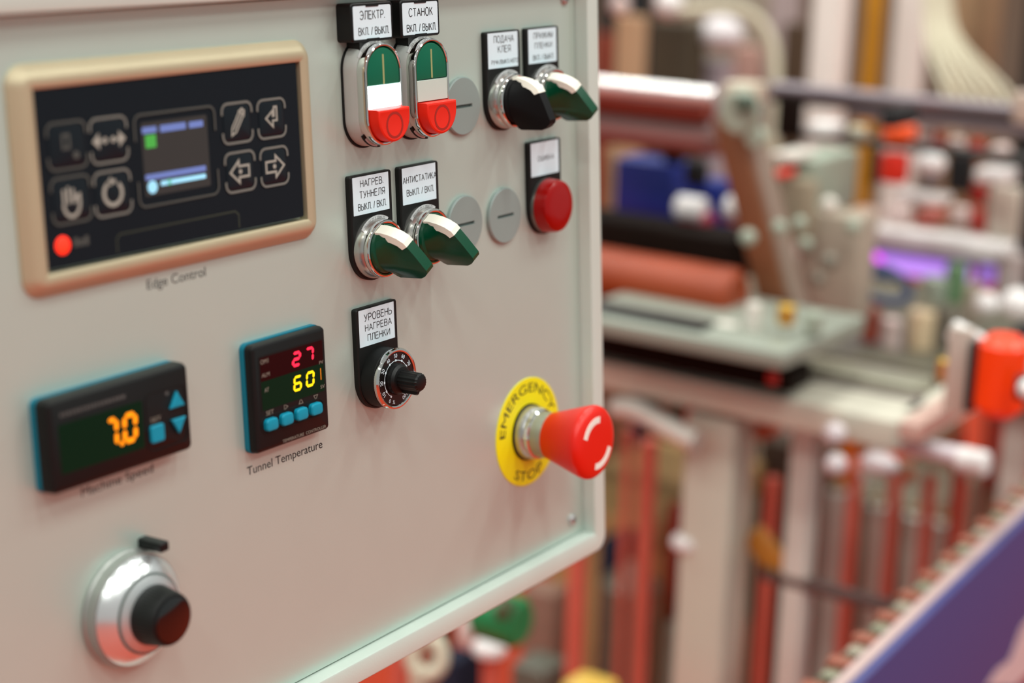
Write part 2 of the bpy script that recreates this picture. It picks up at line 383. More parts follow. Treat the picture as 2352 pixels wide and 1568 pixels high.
for i, (kx, ky, kw, kh) in enumerate(keys):
    x, y = kx - ex, ky - ey
    kf = part('key', FILMK, ec, rrect(x, y, kw - 2, kh - 2, 2.2, 4), [(3.9, 0), (4.25, 0), (4.4, .5)])
    kbr(x, y, kw, kh, 1.0, KEYD if i in (0, 2) else KEYL, kf)
    bm = B(); z0, z1 = 4.42, 4.52
    if i == 0:
        stroke(bm, [(x - 2, y + 4), (x + 1, y + 4), (x + 1, y - 1), (x - 2, y - 1)], 1.1, z0, z1, True); loft(bm, circ(x + 4, y - 4, 1.5, 16), [(z0, 0), (z1, 0)])
    elif i == 1:
        for s in (-1, 1):
            p = [(x + s * 8.6, y), (x + s * 5, y + 3.2), (x + s * 5, y - 3.2)]
            loft(bm, poly(p if s < 0 and False else (p if s == -1 and False else (p[::-1] if s == 1 and False else (p if (p[1][0] - p[0][0]) * (p[2][1] - p[0][1]) - (p[2][0] - p[0][0]) * (p[1][1] - p[0][1]) > 0 else p[::-1])))), [(z0, 0), (z1, 0)])
            loft(bm, circ(x + s * 2.1, y, 1.3, 14), [(z0, 0), (z1, 0)])
            stroke(bm, [(x + s * 5, y), (x + s * 2, y)], 1.2, z0, z1)
    elif i == 2:
        stroke(bm, [(x + 4 * math.cos(a), y - 1.5 + 5 * math.sin(a)) for a in [PI + PI * j / 8 for j in range(9)]] + [(x + 4, y + 1.5), (x + 2, y + .8), (x + 1.6, y - 1.5)], 1.3, z0, z1)
        for j in range(3): stroke(bm, [(x - 3.6 + j * 2.3, y - 1.5), (x - 3.6 + j * 2.3, y + 5 - abs(j - 1) * .8)], 1.2, z0, z1)
    elif i == 3:
        stroke(bm, [(x + 4.6 * math.cos(a), y + 4.6 * math.sin(a)) for a in [rad(68) + rad(340) * j / 30 for j in range(31)]], 1.6, z0, z1)
        loft(bm, poly([(x - 3.6, y + 3.4), (x - .2, y + 3.0), (x - .6, y + 6.6)]), [(z0, 0), (z1, 0)])
    elif i == 4:
        d = Vector((.58, .81)); n_ = Vector((-.81, .58)); c = Vector((x, y))
        for s in (-1.5, 0, 1.5): stroke(bm, [c - d * 3.6 + n_ * s, c + d * 4.6 + n_ * s], .75, z0, z1)
        stroke(bm, [c + d * 4.6 + n_ * 1.6, c + d * 6.3 + n_ * .8, c + d * 6.3 - n_ * .8, c + d * 4.6 - n_ * 1.6], 1.0, z0, z1, True)
        stroke(bm, [c - d * 3.6 + n_ * 1.5, c - d * 6.2, c - d * 3.6 - n_ * 1.5], .8, z0, z1)
    elif i == 5:
        stroke(bm, [(x + 1.5, y + 4.8), (x + 3.2, y + 4.8), (x + 3.2, y - 1), (x + .6, y - 1), (x + .6, y - 3.6), (x - 3.6, y + .2), (x + .6, y + 3.2), (x + .6, y + 1), (x + 1.5, y + 1)], .85, z0, z1, True)
    else:
        s = -1 if i == 6 else 1
        stroke(bm, [(x + s * 6, y), (x + s * .8, y + 4.6), (x + s * .8, y + 2.3), (x - s * 5.2, y + 2.3), (x - s * 5.2, y - 2.3), (x + s * .8, y - 2.3), (x + s * .8, y - 4.6)], .95, z0, z1, True)
        loft(bm, circ(x, y, 1.0, 12), [(z0, 0), (z1, 0)])
    fin('key_icon', bm, KEYD if i == 0 else ICON, kf)
bm = B(); kbx, kby = -237.3 - ex, 126.3 - ey
o_ = kbr(kbx, kby, 44.4, 36.5, .9, KEYD, film)
o_.name = 'display_outline'
bm.free()
scr = part('display', SCR, ec, rrect(-237.5 - ex, 126.6 - ey, 36.4, 29.4, .8, 3), [(3.5, 0), (4.05, 0)])
def bar(nm, x0, x1, y0, y1, m):
    return part(nm, m, scr, rrect((x0 + x1) / 2 - ex, (y0 + y1) / 2 - ey, x1 - x0, y1 - y0, .4, 2), [(4.06, 0), (4.12, 0)])
bar('menu_bar', -255.3, -247.5, 136.9, 139.4, SBLU); bar('menu_bar', -245.6, -231.4, 136.6, 139.4, SBLU); bar('menu_bar', -229.6, -221.6, 136.6, 139.2, SBLU)
bar('green_symbol', -253.9, -248.2, 131, 136.2, SGRN)
bar('scale_bar', -255.2, -221.6, 118.3, 120.6, SBLU)
bar('slider_bar', -247.2, -221.9, 115.3, 117.2, SCYA); bar('slider_mark', -243.6, -241.4, 115.1, 117.5, SGRN)
part('slider_dot', SCYA, scr, circ(-251.8 - ex, 115.4 - ey, 2.6, 24), [(4.06, 0), (4.14, 0)])
part('status_light', LEDR, ec, circ(-299.6 - ex, 99.2 - ey, 3.7, 28), [(3.9, 0), (4.4, .3), (4.8, 1.4), (4.9, 2.8)])
bm = B()
for j in range(3): boxm(bm, -294 - ex + j * 2.6, -292 - ex + j * 2.6, 97.6 - ey, 101.2 - ey - (j % 2) * .8, 4.0, 4.06)
fin('faint_marking', bm, KEYD, film)
bm = B(); stroke(bm, [(-272.6 - ex, 92 - ey), (-272.6 - ex, 97.5 - ey), (-270.8 - ex, 99.2 - ey), (-206 - ex, 99.2 - ey), (-204 - ex, 97.5 - ey), (-204 - ex, 92 - ey)], .7, 4, 4.05)
fin('window_outline', bm, mat('olive dim print', (40, 50, 38), .6), film)

# ---------------------------------------------------------------- temperature controller
tcx, tcy = -180.3, 15.6
tc = thing('temperature_controller', 'square black controller reading 27 in red over 60 in yellow', 'controller', tcx, tcy)
part('backing', TEAL, tc, rrect(-.1, .2, 49.2, 49.6, 3, 6), [(0, 0), (2.6, 0)])
part('casing', BLACK, tc, rrect(-.1, .2, 49.0, 49.0, 2.6, 6), [(2.6, .5), (3, .1), (5.2, .2), (6.4, .8), (7, 2)])
fr = part('display_surround', BLACKM, tc, rrect(.9, 6.8, 42.6, 25, 1, 3), [(6.8, 0), (7.12, 0)])
part('red_window', GLR, tc, rrect(.9, 13.2, 41, 10.6, .6, 2), [(7, 0), (7.2, 0)])
part('green_window', GLG, tc, rrect(.9, 1.3, 41, 13, .6, 2), [(7, 0), (7.2, 0)])
seg7('lit_digit', '2', REDD, tc, .8, 6.6, 9.9, 16.8, 7.22, 1.35, .1)
seg7('lit_digit', '7', REDD, tc, 9.6, 15.2, 10.0, 17.0, 7.22, 1.25, .1)
seg7('lit_digit', '6', YELW, tc, .9, 6.3, -1.3, 5.7, 7.22, 1.05, .1)
seg7('lit_digit', '0', YELW, tc, 9.2, 14.8, -1.2, 5.9, 7.22, 1.15, .1)
part('lit_sliver', mat('dim orange digits', (190, 110, 10), .4, emit=(190, 110, 10), es=.7), tc, rrect(19.3, 3.0, .5, 5.4, .2, 2), [(7.2, 0), (7.25, 0)])
for s, x0, x1, y0, y1 in (('PV', 18.6, 21.3, 7.6, 9.1), ('SV', 18.7, 21.5, -3.8, -2.2), ('OM1', -19.3, -14.4, 15.6, 17.6), ('ALM', -19.0, -14.1, 9.7, 11.4), ('AT', -17.8, -15.0, 2.8, 4.6)):
    text('printed_word', s, TXTG, tc, x0, x1, y0, y1, 7.21)
text('printed_word', 'SET', TXTG, tc, -17.4, -12.6, -7.9, -5.9, 7.02)
text('printed_word', 'TEMPERATURE  CONTROLLER', TXTG, tc, -8.0, 21.2, -22.7, -21.3, 7.02, bold=-.05)
for x, a0 in ((-4.9, 0), (5.3, 90), (15.3, -90)):
    bm = B(); stroke(bm, [(x + 1.5 * math.cos(rad(a0 + 120 * j)), -6.8 + 1.5 * math.sin(rad(a0 + 120 * j))) for j in range(3)], .28, 7, 7.05, True); fin('printed_triangle', bm, TXTG, tc)
part('key_well', BLACKM, tc, rrect(-.4, -12, 42, 8.4, 4, 6), [(7, 0), (7.25, .1), (7.25, .7), (7, .8)], closed=True)
for x in (-15.6, -5.7, 4.1, 13.9):
    part('teal_key', TEALB, tc, rrect(x, -12, 7.6, 5.6, 1.8, 6), [(6.9, 0), (8.6, .05), (9.2, .5), (9.35, 1.2)])

# ---------------------------------------------------------------- speed meter
mx_, my_ = -282.0, 24.0
sm = thing('speed_meter', 'wide black panel meter reading 7.0 in orange digits', 'meter', mx_, my_)
part('backing', TEAL, sm, rrect(0, -.2, 74.2, 37.6, 3, 6), [(0, 0), (3, 0)])
part('casing', BLACK, sm, rrect(0, 0, 74.4, 37.6, 3, 6), [(3, .5), (3.4, .1), (8, .2), (9.3, .9), (10, 2.2)])
def M2(x, y): return x - .0 + .2, y - 1.5
part('green_window', GLG, sm, rrect(*M2(-11.2, .2), 42.8, 19.6, .8, 3), [(9.9, 0), (10.06, 0)])
seg7('lit_digit', '7', ORNG, sm, -9.3, -2.9, -7.2, 5.2, 10.1, 1.9, .05, dot=True, gap=.6)
seg7('lit_digit', '0', ORNG, sm, -.6, 7.1, -7.2, 5.2, 10.1, 2.0, .05, gap=.6)
part('key_field', BLACKM, sm, rrect(*M2(23, -.4), 22.5, 24.5, 3.5, 6), [(9.9, 0), (10.2, .05), (10.2, .5), (9.9, .6)], closed=True)
part('up_key', TEALB, sm, poly([(24.8, 1.5), (32.8, 1.5), (28.9, 8.2)]), [(9.9, 0), (10.9, 0), (11.2, .4)])
part('down_key', TEALB, sm, poly([(28.9, -9.8), (32.9, -3.3), (25.1, -3.3)]), [(9.9, 0), (10.9, 0), (11.2, .4)])
part('set_key', TEALB, sm, rrect(17, -6.8, 7.2, 7.2, 1, 4), [(9.9, 0), (10.9, 0), (11.2, .4)])
text('printed_word', 'SET', TXTG, sm, 14.4, 20.0, -1.9, -.1, 10.02)
bm = B(); xx = -31
while xx < .4:
    wd = random.uniform(1.0, 2.0); boxm(bm, xx, xx + wd, 11.4, 12.9, 10.0, 10.04); xx += wd + .5
fin('worn_heading', bm, mat('dim grey print', (74, 76, 74), .6), sm)
part('printed_mark', mat('dim grey print', (74, 76, 74), .6), sm, circ(24.2, 8.2, .9, 12), [(10, 0), (10.05, 0)])

# ---------------------------------------------------------------- ten-turn dial
dl = thing('speed_dial', 'silver stepped dial with black centre knob in the lower left corner', 'dial', -278.6, -55.3)
part('flange', SATIN, dl, circ(0, 0, 24.8, 72), [(0, 0), (1.6, 0), (2.2, .6), (6.2, 1.1)], label='grey satin flange')
part('cone_ring', mat('polished aluminium', (222, 224, 224), .24, .75, var=.02), dl, circ(0, 0, 23, 72), [(6.2, .2), (7, 0), (7.8, .6), (12.2, 5.6), (12.6, 6.4)])
part('groove', SLOT, dl, circ(0, 0, 16.9, 60), [(12.0, 0), (12.75, 0)])
nr = part('number_ring', mat('satin aluminium scale', (205, 208, 208), .35, .7), dl, circ(0, 0, 16.0, 72), [(12.6, .8), (12.9, 0), (13.4, 0), (15.0, 3.2)])
bm = B()
for j in range(50):
    a = 2 * PI * j / 50; r0 = 13.4 if j % 5 else 12.9
    stroke(bm, [(r0 * math.cos(a), r0 * math.sin(a)), (15.9 * math.cos(a), 15.9 * math.sin(a))], .16, 13.0 + (0), 13.75)
fin('scale_marks', bm, INKG, nr)
kn = part('grip_knob', BLACK, dl, circ(0, 0, 12.5, 96, .12), [(14.2, .3), (15, 0), (24.6, 1.5), (25.8, 2.0), (26.3, 3.0)])
part('end_cap', mat('glossy black', (8, 8, 8), .12, coat=.5), kn, circ(0, 0, 9.5, 48), [(26.2, .2), (26.6, .2), (26.8, .8)])
part('counter_window', mat('counter window', (62, 66, 62), .3), dl, rrect(-1.2, 19.2, 6.0, 3.0, .8, 3), [(8, 0), (9.9, 0)])
lv = part('locking_lever', BLACK, dl, rrect(10.8, 25.2, 5.2, 4.2, .8, 3), [(0, 0), (12.5, 0), (13.2, .6)])

# ---------------------------------------------------------------- legend plates and labels
def plate_shape(w_, top, rr):
    # rectangle above, semicircle round the button centre (0,0) below
    def f(i):
        h = w_ / 2 - i; out = []
        for k_, (sx) in enumerate((1, -1)):
            r0 = max(1.2 - i, .05); cx_, cy_ = sx * (h - r0), top - i - r0
            for j in range(5):
                a = (k_ + j / 4) * PI / 2; out.append((cx_ + r0 * math.cos(a), cy_ + r0 * math.sin(a)))
        for j in range(25):
            a = PI + PI * j / 24; out.append((h * math.cos(a), (rr - i) * math.sin(a)))
        return out
    return f
def legend(par, lines, z=3.0):
    p = part('legend_plate', BLACKM, par, plate_shape(30.3, 35, 15.6), [(0, 0), (z - .6, 0), (z, .6)])
    lb = part('label_card', WHITE, p, rrect(-.5, 25.4, 26.2, 17.7, .2, 4), [(z - .2, 0), (z + .08, 0)])
    for s, x0, x1, y0, y1, bd in lines: text('printed_word', s, INK, p, x0, x1, y0, y1, z + .09, bold=bd)
    return p
def arc_label(par, r0, wd, a0, a1, z, word):
    bm = B(); stroke(bm, [(r0 * math.cos(rad(a)), r0 * math.sin(rad(a))) for a in range(a0, a1 + 1, 5)], wd, z - .5, z)
    p = fin('arc_label', bm, mat('silver sticker', (190, 192, 192), .4, var=.02), par)
    if word: text('printed_word', word, INKG, p, -(r0 * rad(a1 - a0) * .38), r0 * rad(a1 - a0) * .38, -wd * .22, wd * .26, z + .02, bend=(r0, (a0 + a1) / 2, 1))
def selector(name, label, cx, cy, ang, km, lines, word='ВЫКЛ | ВКЛ'):
    t = thing(name, label, 'switch', cx, cy, 'selector switches')
    legend(t, lines)
    base = part('base_collar', mat('satin chrome', (188, 188, 184), .24, .9, var=.03), t, circ(0, 0, 14.6, 72), [(2.9, 0), (4, 0), (6.2, .5), (7.6, 1.2)])
    arc_label(t, 14.5, 2.0, 60, 142, 6.1, word)
    part('chrome_bezel', CHROME, t, circ(0, 0, 13.7, 160, .05), [(7.4, .6), (8.2, .1), (9.8, 0), (10.6, .4), (10.8, 1.0), (10.6, 1.7), (9.6, 1.9), (7.4, 1.9)], closed=True)
    # handle: round skirt with a blade
    bm = B(); loft(bm, circ(0, 0, 11.7, 60), [(7.6, 0), (10.6, 0), (11.6, .5), (12.0, 1.4)])
    ca, sa = math.cos(rad(ang)), math.sin(rad(ang))
    prof = [(11.6, 10.2), (11.6, 14.0), (10.6, 18.5), (9.0, 22.2), (6.6, 25.3), (0, 28.4), (-9.0, 32.0), (-10.8, 31.7), (-12.8, 29.6), (-14.2, 26.8), (-14.5, 14.5), (-13.6, 12.6), (-11.6, 11.6)]
    hw = lambda u, z: 2.75 + .5 * (u < -13 and z < 20)
    top = prof; n = len(top); L3 = lambda f_, a_, b_: tuple(a_[k_] * (1 - f_) + b_[k_] * f_ for k_ in range(3))
    def put(s, u, h_, z): return bm.verts.new((-sa * u + ca * s * h_, ca * u + sa * s * h_, z))
    prev = None
    for s in (-1, 1):
        rows = [[], [], [], []]
        for j, (u, z) in enumerate(top):
            ub = 11.3 - 22.6 * j / (n - 1); T_ = (u, hw(u, z), z); B_ = (ub, .86 * math.sqrt(max(135 - ub * ub, 9)), 11.0)
            rows[0].append(put(s, *T_))
            for r_, (f_, g_) in enumerate(((.35, .22), (.70, .55), (1, 1))):
                q = L3(f_, T_, B_); rows[r_ + 1].append(put(s, q[0], T_[1] * (1 - g_) + B_[1] * g_, q[2]))
        for r_ in range(3):
            for j in range(n - 1): bm.faces.new((rows[r_][j], rows[r_][j + 1], rows[r_ + 1][j + 1], rows[r_ + 1][j]))
        if prev:
            for j in range(n - 1): bm.faces.new((prev[0][j], prev[0][j + 1], rows[0][j + 1], rows[0][j]))
            for rr_ in range(3):
                for j in (0, n - 1): bm.faces.new((prev[rr_][j], prev[rr_ + 1][j], rows[rr_ + 1][j], rows[rr_][j]))
        prev = rows
    grip = fin('handle', bm, km, t, ang=25)
    bm = B(); ou = [(11.6, 10.6), (11.6, 14.0), (10.6, 18.5), (9.0, 22.2), (6.6, 25.3), (4.4, 26.35)]
    off = [(u + .25, z + .12) for u, z in ou]; inn = [(3.9, 24.4), (6.0, 22.4), (7.4, 19.4), (8.2, 16), (8.7, 10.6)]
    A = []
    pr = off + inn; A0 = []
    for s in (-1, 1): A0.append([bm.verts.new((-sa * u + ca * s * (hw(u, z) + (.22 if q_ < 6 else 1.5)), ca * u + sa * s * (hw(u, z) + (.22 if q_ < 6 else 1.5)), z)) for q_, (u, z) in enumerate(pr)])
    n = len(pr)
    for j in range(n): bm.faces.new((A0[0][j], A0[0][(j + 1) % n], A0[1][(j + 1) % n], A0[1][j]))
    pairs_top, pairs_in = list(range(6)), list(range(10, 5, -1))
    for s in (0, 1):
        tp = A0[s][:6]; ib = [A0[s][k_] for k_ in (10, 9, 8, 7, 6)]
        for j in range(4): bm.faces.new((tp[j], tp[j + 1], ib[j + 1], ib[j]))
        bm.faces.new((tp[4], tp[5], ib[4]))
    fin('pointer', bm, KWHITE, grip, ang=25, label='cream pointer')
    return t
V = 'ВЫКЛ. / ВКЛ.'
selector('selector_switch', 'green selector switch directly above the film heating dial, left of its twin', -114.4, 69.2, 30, KGREEN,
         [('НАГРЕВ.', -8.0, 8.6, 29.4, 32.5, 0), ('ТУННЕЛЯ', -8.8, 9.4, 24.2, 27.3, 0), (V, -10.2, 10.2, 18.6, 21.6, 0)])
selector('selector_switch', 'green selector switch touching the grey plug on its right, below the unlit twin button', -77.9, 69.2, 30, KGREEN,
         [('АНТИСТАТИКА', -13.0, 13.0, 26.8, 29.8, 0), (V, -10.4, 10.6, 20.6, 23.5, 0)])
selector('selector_switch', 'black-handled selector switch at the upper right', -5.0, 128.5, 4, mat('black knob plastic', (12, 12, 13), .5, spec=.15), 
         [('ПОДАЧА', -8.3, 9.0, 29.3, 32.6, 0), ('КЛЕЯ', -5.0, 6.0, 24.3, 27.5, 0), ('РУЧН./ВЫКЛ./АВТО', -10.8, 12.6, 18.6, 20.6, 0)], 'РУЧН | АВТО')
selector('selector_switch', 'green selector switch nearest the top right rim of the console', 31.0, 128.5, 30, KGREEN,
         [('ПРИЖИМ', -8.6, 9.0, 29.2, 32.2, 0), ('ПЛЕНКИ', -7.8, 8.2, 24.2, 27.0, 0), ('ВКЛ. / ВЫКЛ.', -9.6, 9.8, 18.2, 20.8, 0)])

# heating level potentiometer
hp = thing('level_potentiometer', 'black dial with white numbers and chrome ring under a three-line label', 'dial', -114.4, 6.7)
legend(hp, [('УРОВЕНЬ', -9.6, 10.8, 28.6, 31.9, 0), ('НАГРЕВА', -9.2, 10.4, 23.7, 26.8, 0), ('ПЛЕНКИ', -7.6, 8.8, 18.8, 21.9, 0)])
part('pot_body', BLACKM, hp, circ(0, 0, 14.4, 72), [(2.9, 0), (10.6, 0), (11, .4)])
part('chrome_bezel', CHROME, hp, circ(0, 0, 14.9, 160, .05), [(10.8, .7), (11.6, .15), (13, 0), (13.8, .5), (13.9, 1.2), (13.6, 1.8), (12.8, 2.0), (10.8, 2.0)], closed=True)
sc = part('scale_disc', mat('black scale disc', (12, 12, 12), .3), hp, circ(0, 0, 12.9, 64), [(11, 0), (13.2, 0)])
for j in range(11):
    a = 240 - 30 * j; s = str(j * 10)
    text('printed_number', s, WHITE, sc, -.95 * len(s) * .62, .95 * len(s) * .62, -.95, .95, 13.22, bend=(11.2, a, 1))
text('printed_number', '%', WHITE, sc, -.8, .8, -.9, .9, 13.22, bend=(11.2, 256, 1))
bm = B(); stroke(bm, [(8.9 * math.cos(rad(a)), 8.9 * math.sin(rad(a))) for a in range(-60, 241, 6)], .3, 13.2, 13.26)
for j in range(11):
    a = rad(240 - 30 * j); stroke(bm, [(8.5 * math.cos(a), 8.5 * math.sin(a)), (9.5 * math.cos(a), 9.5 * math.sin(a))], 1.0, 13.2, 13.27)
fin('scale_arc', bm, WHITE, sc)
kb = part('knob_skirt', BLACK, hp, circ(0, 0, 7.6, 48), [(13.2, 0), (15.6, .3), (16.8, 1.4), (17.2, 3)])
bm = B(); loft(bm, circ(0, 0, 4.6, 36, .14), [(17, 0), (27.4, .3), (28.2, .9), (28.5, 1.8)]); loft(bm, poly([(1.0, -6.9), (3.2, -4.4), (1.8, -1), (-.6, -1), (-.6, -6.2)]), [(17, 0), (24.5, 0), (25.6, .5)])
fin('knob', bm, BLACK, hp)

# indicator light
il = thing('indicator_light', 'round red signal light under a white label at the right', 'indicator light', 31.0, 69.2)
legend(il, [('ОШИБКА', -7.4, 8.0, 24.4, 26.9, 0)])
part('base_collar', mat('dull collar', (120, 120, 116), .3, .8), il, circ(0, 0, 14.9, 60), [(2.9, 0), (4.6, .2)])
part('red_lens', REDL, il, circ(0, 0, 14.6, 72), [(4.4, 0), (9.6, .5), (11.2, 1.2), (12.0, 2.6), (12.4, 4.0), (12.5, 8)])

# twin push buttons
def dtop(w_, ytop, ybot):
    def f(i):
        h = w_ / 2 - i; cyy = ytop - w_ / 2; out = [(-h, ybot + i), (h, ybot + i)]
        for j in range(25):
            a = PI * j / 24; out.append((h * math.cos(a), cyy + h * math.sin(a)))
        return out
    return f
def dbot(w_, ytop, ybot):
    g = dtop(w_, -ybot, -ytop)
    return lambda i: [(x, -y) for x, y in g(i)][::-1]
def twin(label, cx, lens, lines, lx):
    t = thing('twin_pushbutton', label, 'push button', cx, 141, 'twin push buttons')
    part('gasket', BLACKM, t, rrect(-.4, 0, 28.6, 50, 14, 14), [(0, 0), (.9, 0)])
    part('body', mat('light grey plastic', (176, 180, 176), .4), t, rrect(0, .3, 28.0, 49, 13.9, 14), [(.6, .1), (1.2, 0), (6.6, .3), (8.2, .9)])
    part('chrome_bezel', CHROME, t, rrect(0, -.1, 27, 46.8, 13.4, 20), [(7.8, .5), (9, .1), (12.2, 0), (13.2, .35), (13.5, .9), (13.4, 1.4), (12.8, 1.7), (7.8, 1.8)], closed=True)
    g = part('green_button', GREENB, t, dtop(23.2, 21.3, 4.2), [(8, 0), (12.2, 0), (12.9, .3), (13.1, .9)])
    part('line_mark', LINE, g, rrect(0, 11.4, 1.2, 13.6, .55, 4), [(13.05, 0), (13.2, 0)])
    part('centre_lens', lens, t, rrect(0, -1.0, 23.2, 10.0, .3, 2), [(8, 0), (13.0, 0), (13.3, .2)], label='glowing white lens' if lens is LAMPW else 'unlit white lens')
    r = part('red_button', REDB, t, dbot(23.2, -6.3, -21.6), [(8, 0), (17.6, 0), (18.4, .35), (18.7, 1.1), (18.5, 1.8)])
    part('ring_mark', REDR, r, circ(0, -13.9, 6.2, 48), [(18.5, 0), (18.58, 0), (18.58, 1.2), (18.5, 1.2)], closed=True)
    arc_pts = None
    bm = B(); stroke(bm, [(12.6 * math.cos(rad(a)), 10.6 + 12.6 * math.sin(rad(a))) for a in range(60, 151, 6)], 2.0, 7.6, 8.3)
    p = fin('arc_label', bm, mat('silver sticker', (190, 192, 192), .4, var=.02), t)
    q = text('printed_word', 'ВКЛ | ВЫКЛ', INKG, p, -6.5, 6.5, -.05, .75, 0, bend=(12.6, 105, 1)); q.location = (0, 10.6 / 1000, 8.31 / 1000)
    bm = B(); stroke(bm, [(13.1 * math.cos(rad(a)), -10.4 + 13.1 * math.sin(rad(a))) for a in range(215, 276, 5)], 1.8, 7.6, 8.5); p2 = fin('arc_label', bm, BLACKM, t)
    bm = B(); stroke(bm, [(13.1 * math.cos(rad(a)), -10.4 + 13.1 * math.sin(rad(a))) for a in range(225, 266, 5)], 1.1, 8.5, 8.6); fin('sticker', bm, mat('silver sticker', (190, 192, 192), .4, var=.02), p2)
    # label holder above
    x0 = lx - cx
    h = part('label_holder', BLACK, t, rrect(x0, 32.6, 29.6, 17.4, 1.6, 4), [(0, 0), (8.2, 0), (8.8, .5), (8.8, 1.2), (8.4, 1.3)])
    part('holder_tab', BLACK, t, rrect(x0 - 1.5, 22.4, 14, 5.6, .6, 2), [(0, 0), (7.6, 0)])
    lc = part('label_card', WHITE, h, rrect(x0, 32.4, 26.9, 15.2, 1.1, 4), [(8.3, 0), (8.7, 0)])
    for s_, y in ((1, 40.0), (-1, 24.9)): part('clip', BLACK, h, rrect(x0, y, 9, 1.0, .4, 2), [(8.3, 0), (9.0, 0)])
    for s, a, b, c, d in lines: text('printed_word', s, INK, h, x0 + a, x0 + b, c, d, 8.72)
    return t
twin('green and red twin push button with the brightly lit white lens', -114.4, LAMPW, [('ЭЛЕКТР.', -8.6, 9.0, 34.0, 37.6), ('ВКЛ. / ВЫКЛ.', -10.0, 11.6, 27.0, 30.2)], -115.4)
twin('green and red twin push button with the unlit lens', -78.4, LENSW, [('СТАНОК', -8.6, 9.4, 33.6, 37.2), ('ВКЛ. / ВЫКЛ.', -10.4, 11.8, 26.6, 29.8)], -80.0)

# blanking plugs with a real slot
def plug(label, cx, cy):
    t = thing('blanking_plug', label, 'plug', cx, cy, 'grey blanking plugs')
    c = circ(0, 0, 14.5, 64)
    s = rrect(0, 0, 14.6, 1.7, .3, 15)
    bm = B(); rings = []
    for sh, i, z in ((c, 0, 0), (c, 0, 1.6), (c, .5, 2.1), (s, 0, 2.1), (s, 0, .6)):
        rings.append([bm.verts.new((x, y, z)) for x, y in sh(i)[:64]])
    for a, b in zip(rings, rings[1:]):
        for j in range(64): bm.faces.new((a[j], a[(j + 1) % 64], b[(j + 1) % 64], b[j]))
    bm.faces.new(rings[0][::-1])
    fin('disc', bm, PLUGG, t)
    part('slot_floor', SLOT, t, rrect(0, 0, 14.7, 1.6, .3, 4), [(.3, 0), (.65, 0)])
plug('grey slotted plug behind the twin button with the unlit lens', -39.3, 128.4)
plug('grey slotted plug half hidden by a green selector handle', -40.4, 69.3)
plug('grey slotted plug between another plug and the red signal light', -5.6, 68.6)

# emergency stop
es = thing('emergency_stop_button', 'red mushroom emergency stop button on a round yellow sign', 'stop button', 12.4, -53.0)
ys = part('yellow_sign', YEL, es, circ(0, 0, 30, 96), [(0, 0), (.4, 0), (.6, .2)], label='yellow ring lettered EMERGENCY STOP')
text('printed_word', 'EMERGENCY', INK, ys, -34, 34, -2.6, 2.6, .62, bend=(24.6, 96, 1), bold=.12)
text('printed_word', 'STOP', INK, ys, -13.5, 13.5, -2.6, 2.6, .62, bend=(24.6, 268, -1), bold=.12)
part('gasket', BLACKM, es, circ(0, 0, 15.6, 64), [(.6, 0), (1.6, 0)])
part('collar', STEEL, es, circ(0, 0, 14.8, 64), [(1.6, 0), (5, .2), (6.5, 1.0)])
part('knurled_ring', CHROME, es, circ(0, 0, 14.0, 96, .2), [(6.3, .6), (7, 0), (9, .3), (9.6, 1.2)])
part('neck', mat('dull zinc neck', (168, 170, 160), .35, .7), es, circ(0, 0, 12.6, 64), [(9.4, 0), (17.6, .2)])
mh = part('mushroom', REDM, es, circ(0, 0, 20, 96), [(16.6, 8.2), (16.5, 7.2), (17.6, 6.8), (24, 5.0), (30, 3.1), (35.5, 1.4), (38.5, .5), (40.6, 0), (42.4, .3), (43.8, 1.5), (44.6, 3.4), (45.1, 6.5), (45.3, 10), (45.4, 16)], ang=40)
for a0 in (78, 258):
    bm = B(); stroke(bm, [(12.6 * math.cos(rad(a0 + a)), 12.6 * math.sin(rad(a0 + a))) for a in range(0, 81, 8)], 3.4, 44.6, 45.3)
    fin('white_arrow', bm, WPRT, mh)
for a in (100, 150, 200, 320):
    bm = B(); ca, sa = math.cos(rad(a)), math.sin(rad(a)); bmesh.ops.create_uvsphere(bm, u_segments=10, v_segments=6, radius=1.1)
    bmesh.ops.translate(bm, vec=(ca * 16.2, sa * 16.2, 31), verts=bm.verts); fin('grip_nub', bm, REDM, mh)
# ================================================================ the hall
CARPET = mat('red hall carpet', (184, 54, 20), .95, bump=.6, bs=220, var=.12, vs=14)
WALLM = mat('taupe booth wall', (120, 106, 90), .8, var=.12, vs=1.2)
fl = wbox('floor', (1.0, 1.0, -.025), 14, 12, .05, CARPET, b=0); fl['kind'] = 'structure'
for nm, c, sx, sy in (('wall_back', (1.0, 6.0, 1.4), 14, .1), ('wall_right', (6.6, 1.5, 1.4), .1, 9)):
    o = wbox(nm, c, sx, sy, 2.8, WALLM, b=0); o['kind'] = 'structure'

BEIG = mat('anodised profile', (200, 194, 178), .42, .08, var=.05, vs=6)
PALE = mat('pale painted metal', (214, 206, 196), .45, .1, var=.05, vs=6)
GGRN = mat('grey green paint', (150, 158, 142), .5, var=.2, vs=12)
COPP = mat('copper brown drum', (146, 56, 18), .45, .1, var=.2, vs=10)
DARK = mat('dark brown housing', (20, 9, 4), .7, var=.3, spec=.1)
BLUE = mat('deep blue panel', (12, 36, 120), .5, var=.15, vs=6)
REDT = mat('carpet reflection red tube', (212, 104, 86), .4)  # red carpet's reflection in the steel tubes, put into the base colour
PURP = mat('purple banner board', (58, 60, 116), .55, var=.08, vs=3)
PINKC = mat('pinkish cap strip', (176, 150, 146), .5)
ORAN = mat('vivid orange plastic', (244, 62, 0), .35, coat=.2)
BRON = mat('bronze brown arm', (134, 84, 56), .4, .4, var=.15, vs=8)
WPL = mat('white plastic', (232, 226, 224), .35, var=.03)
WGLO = mat('chrome white ball', (230, 226, 228), .12, .6)
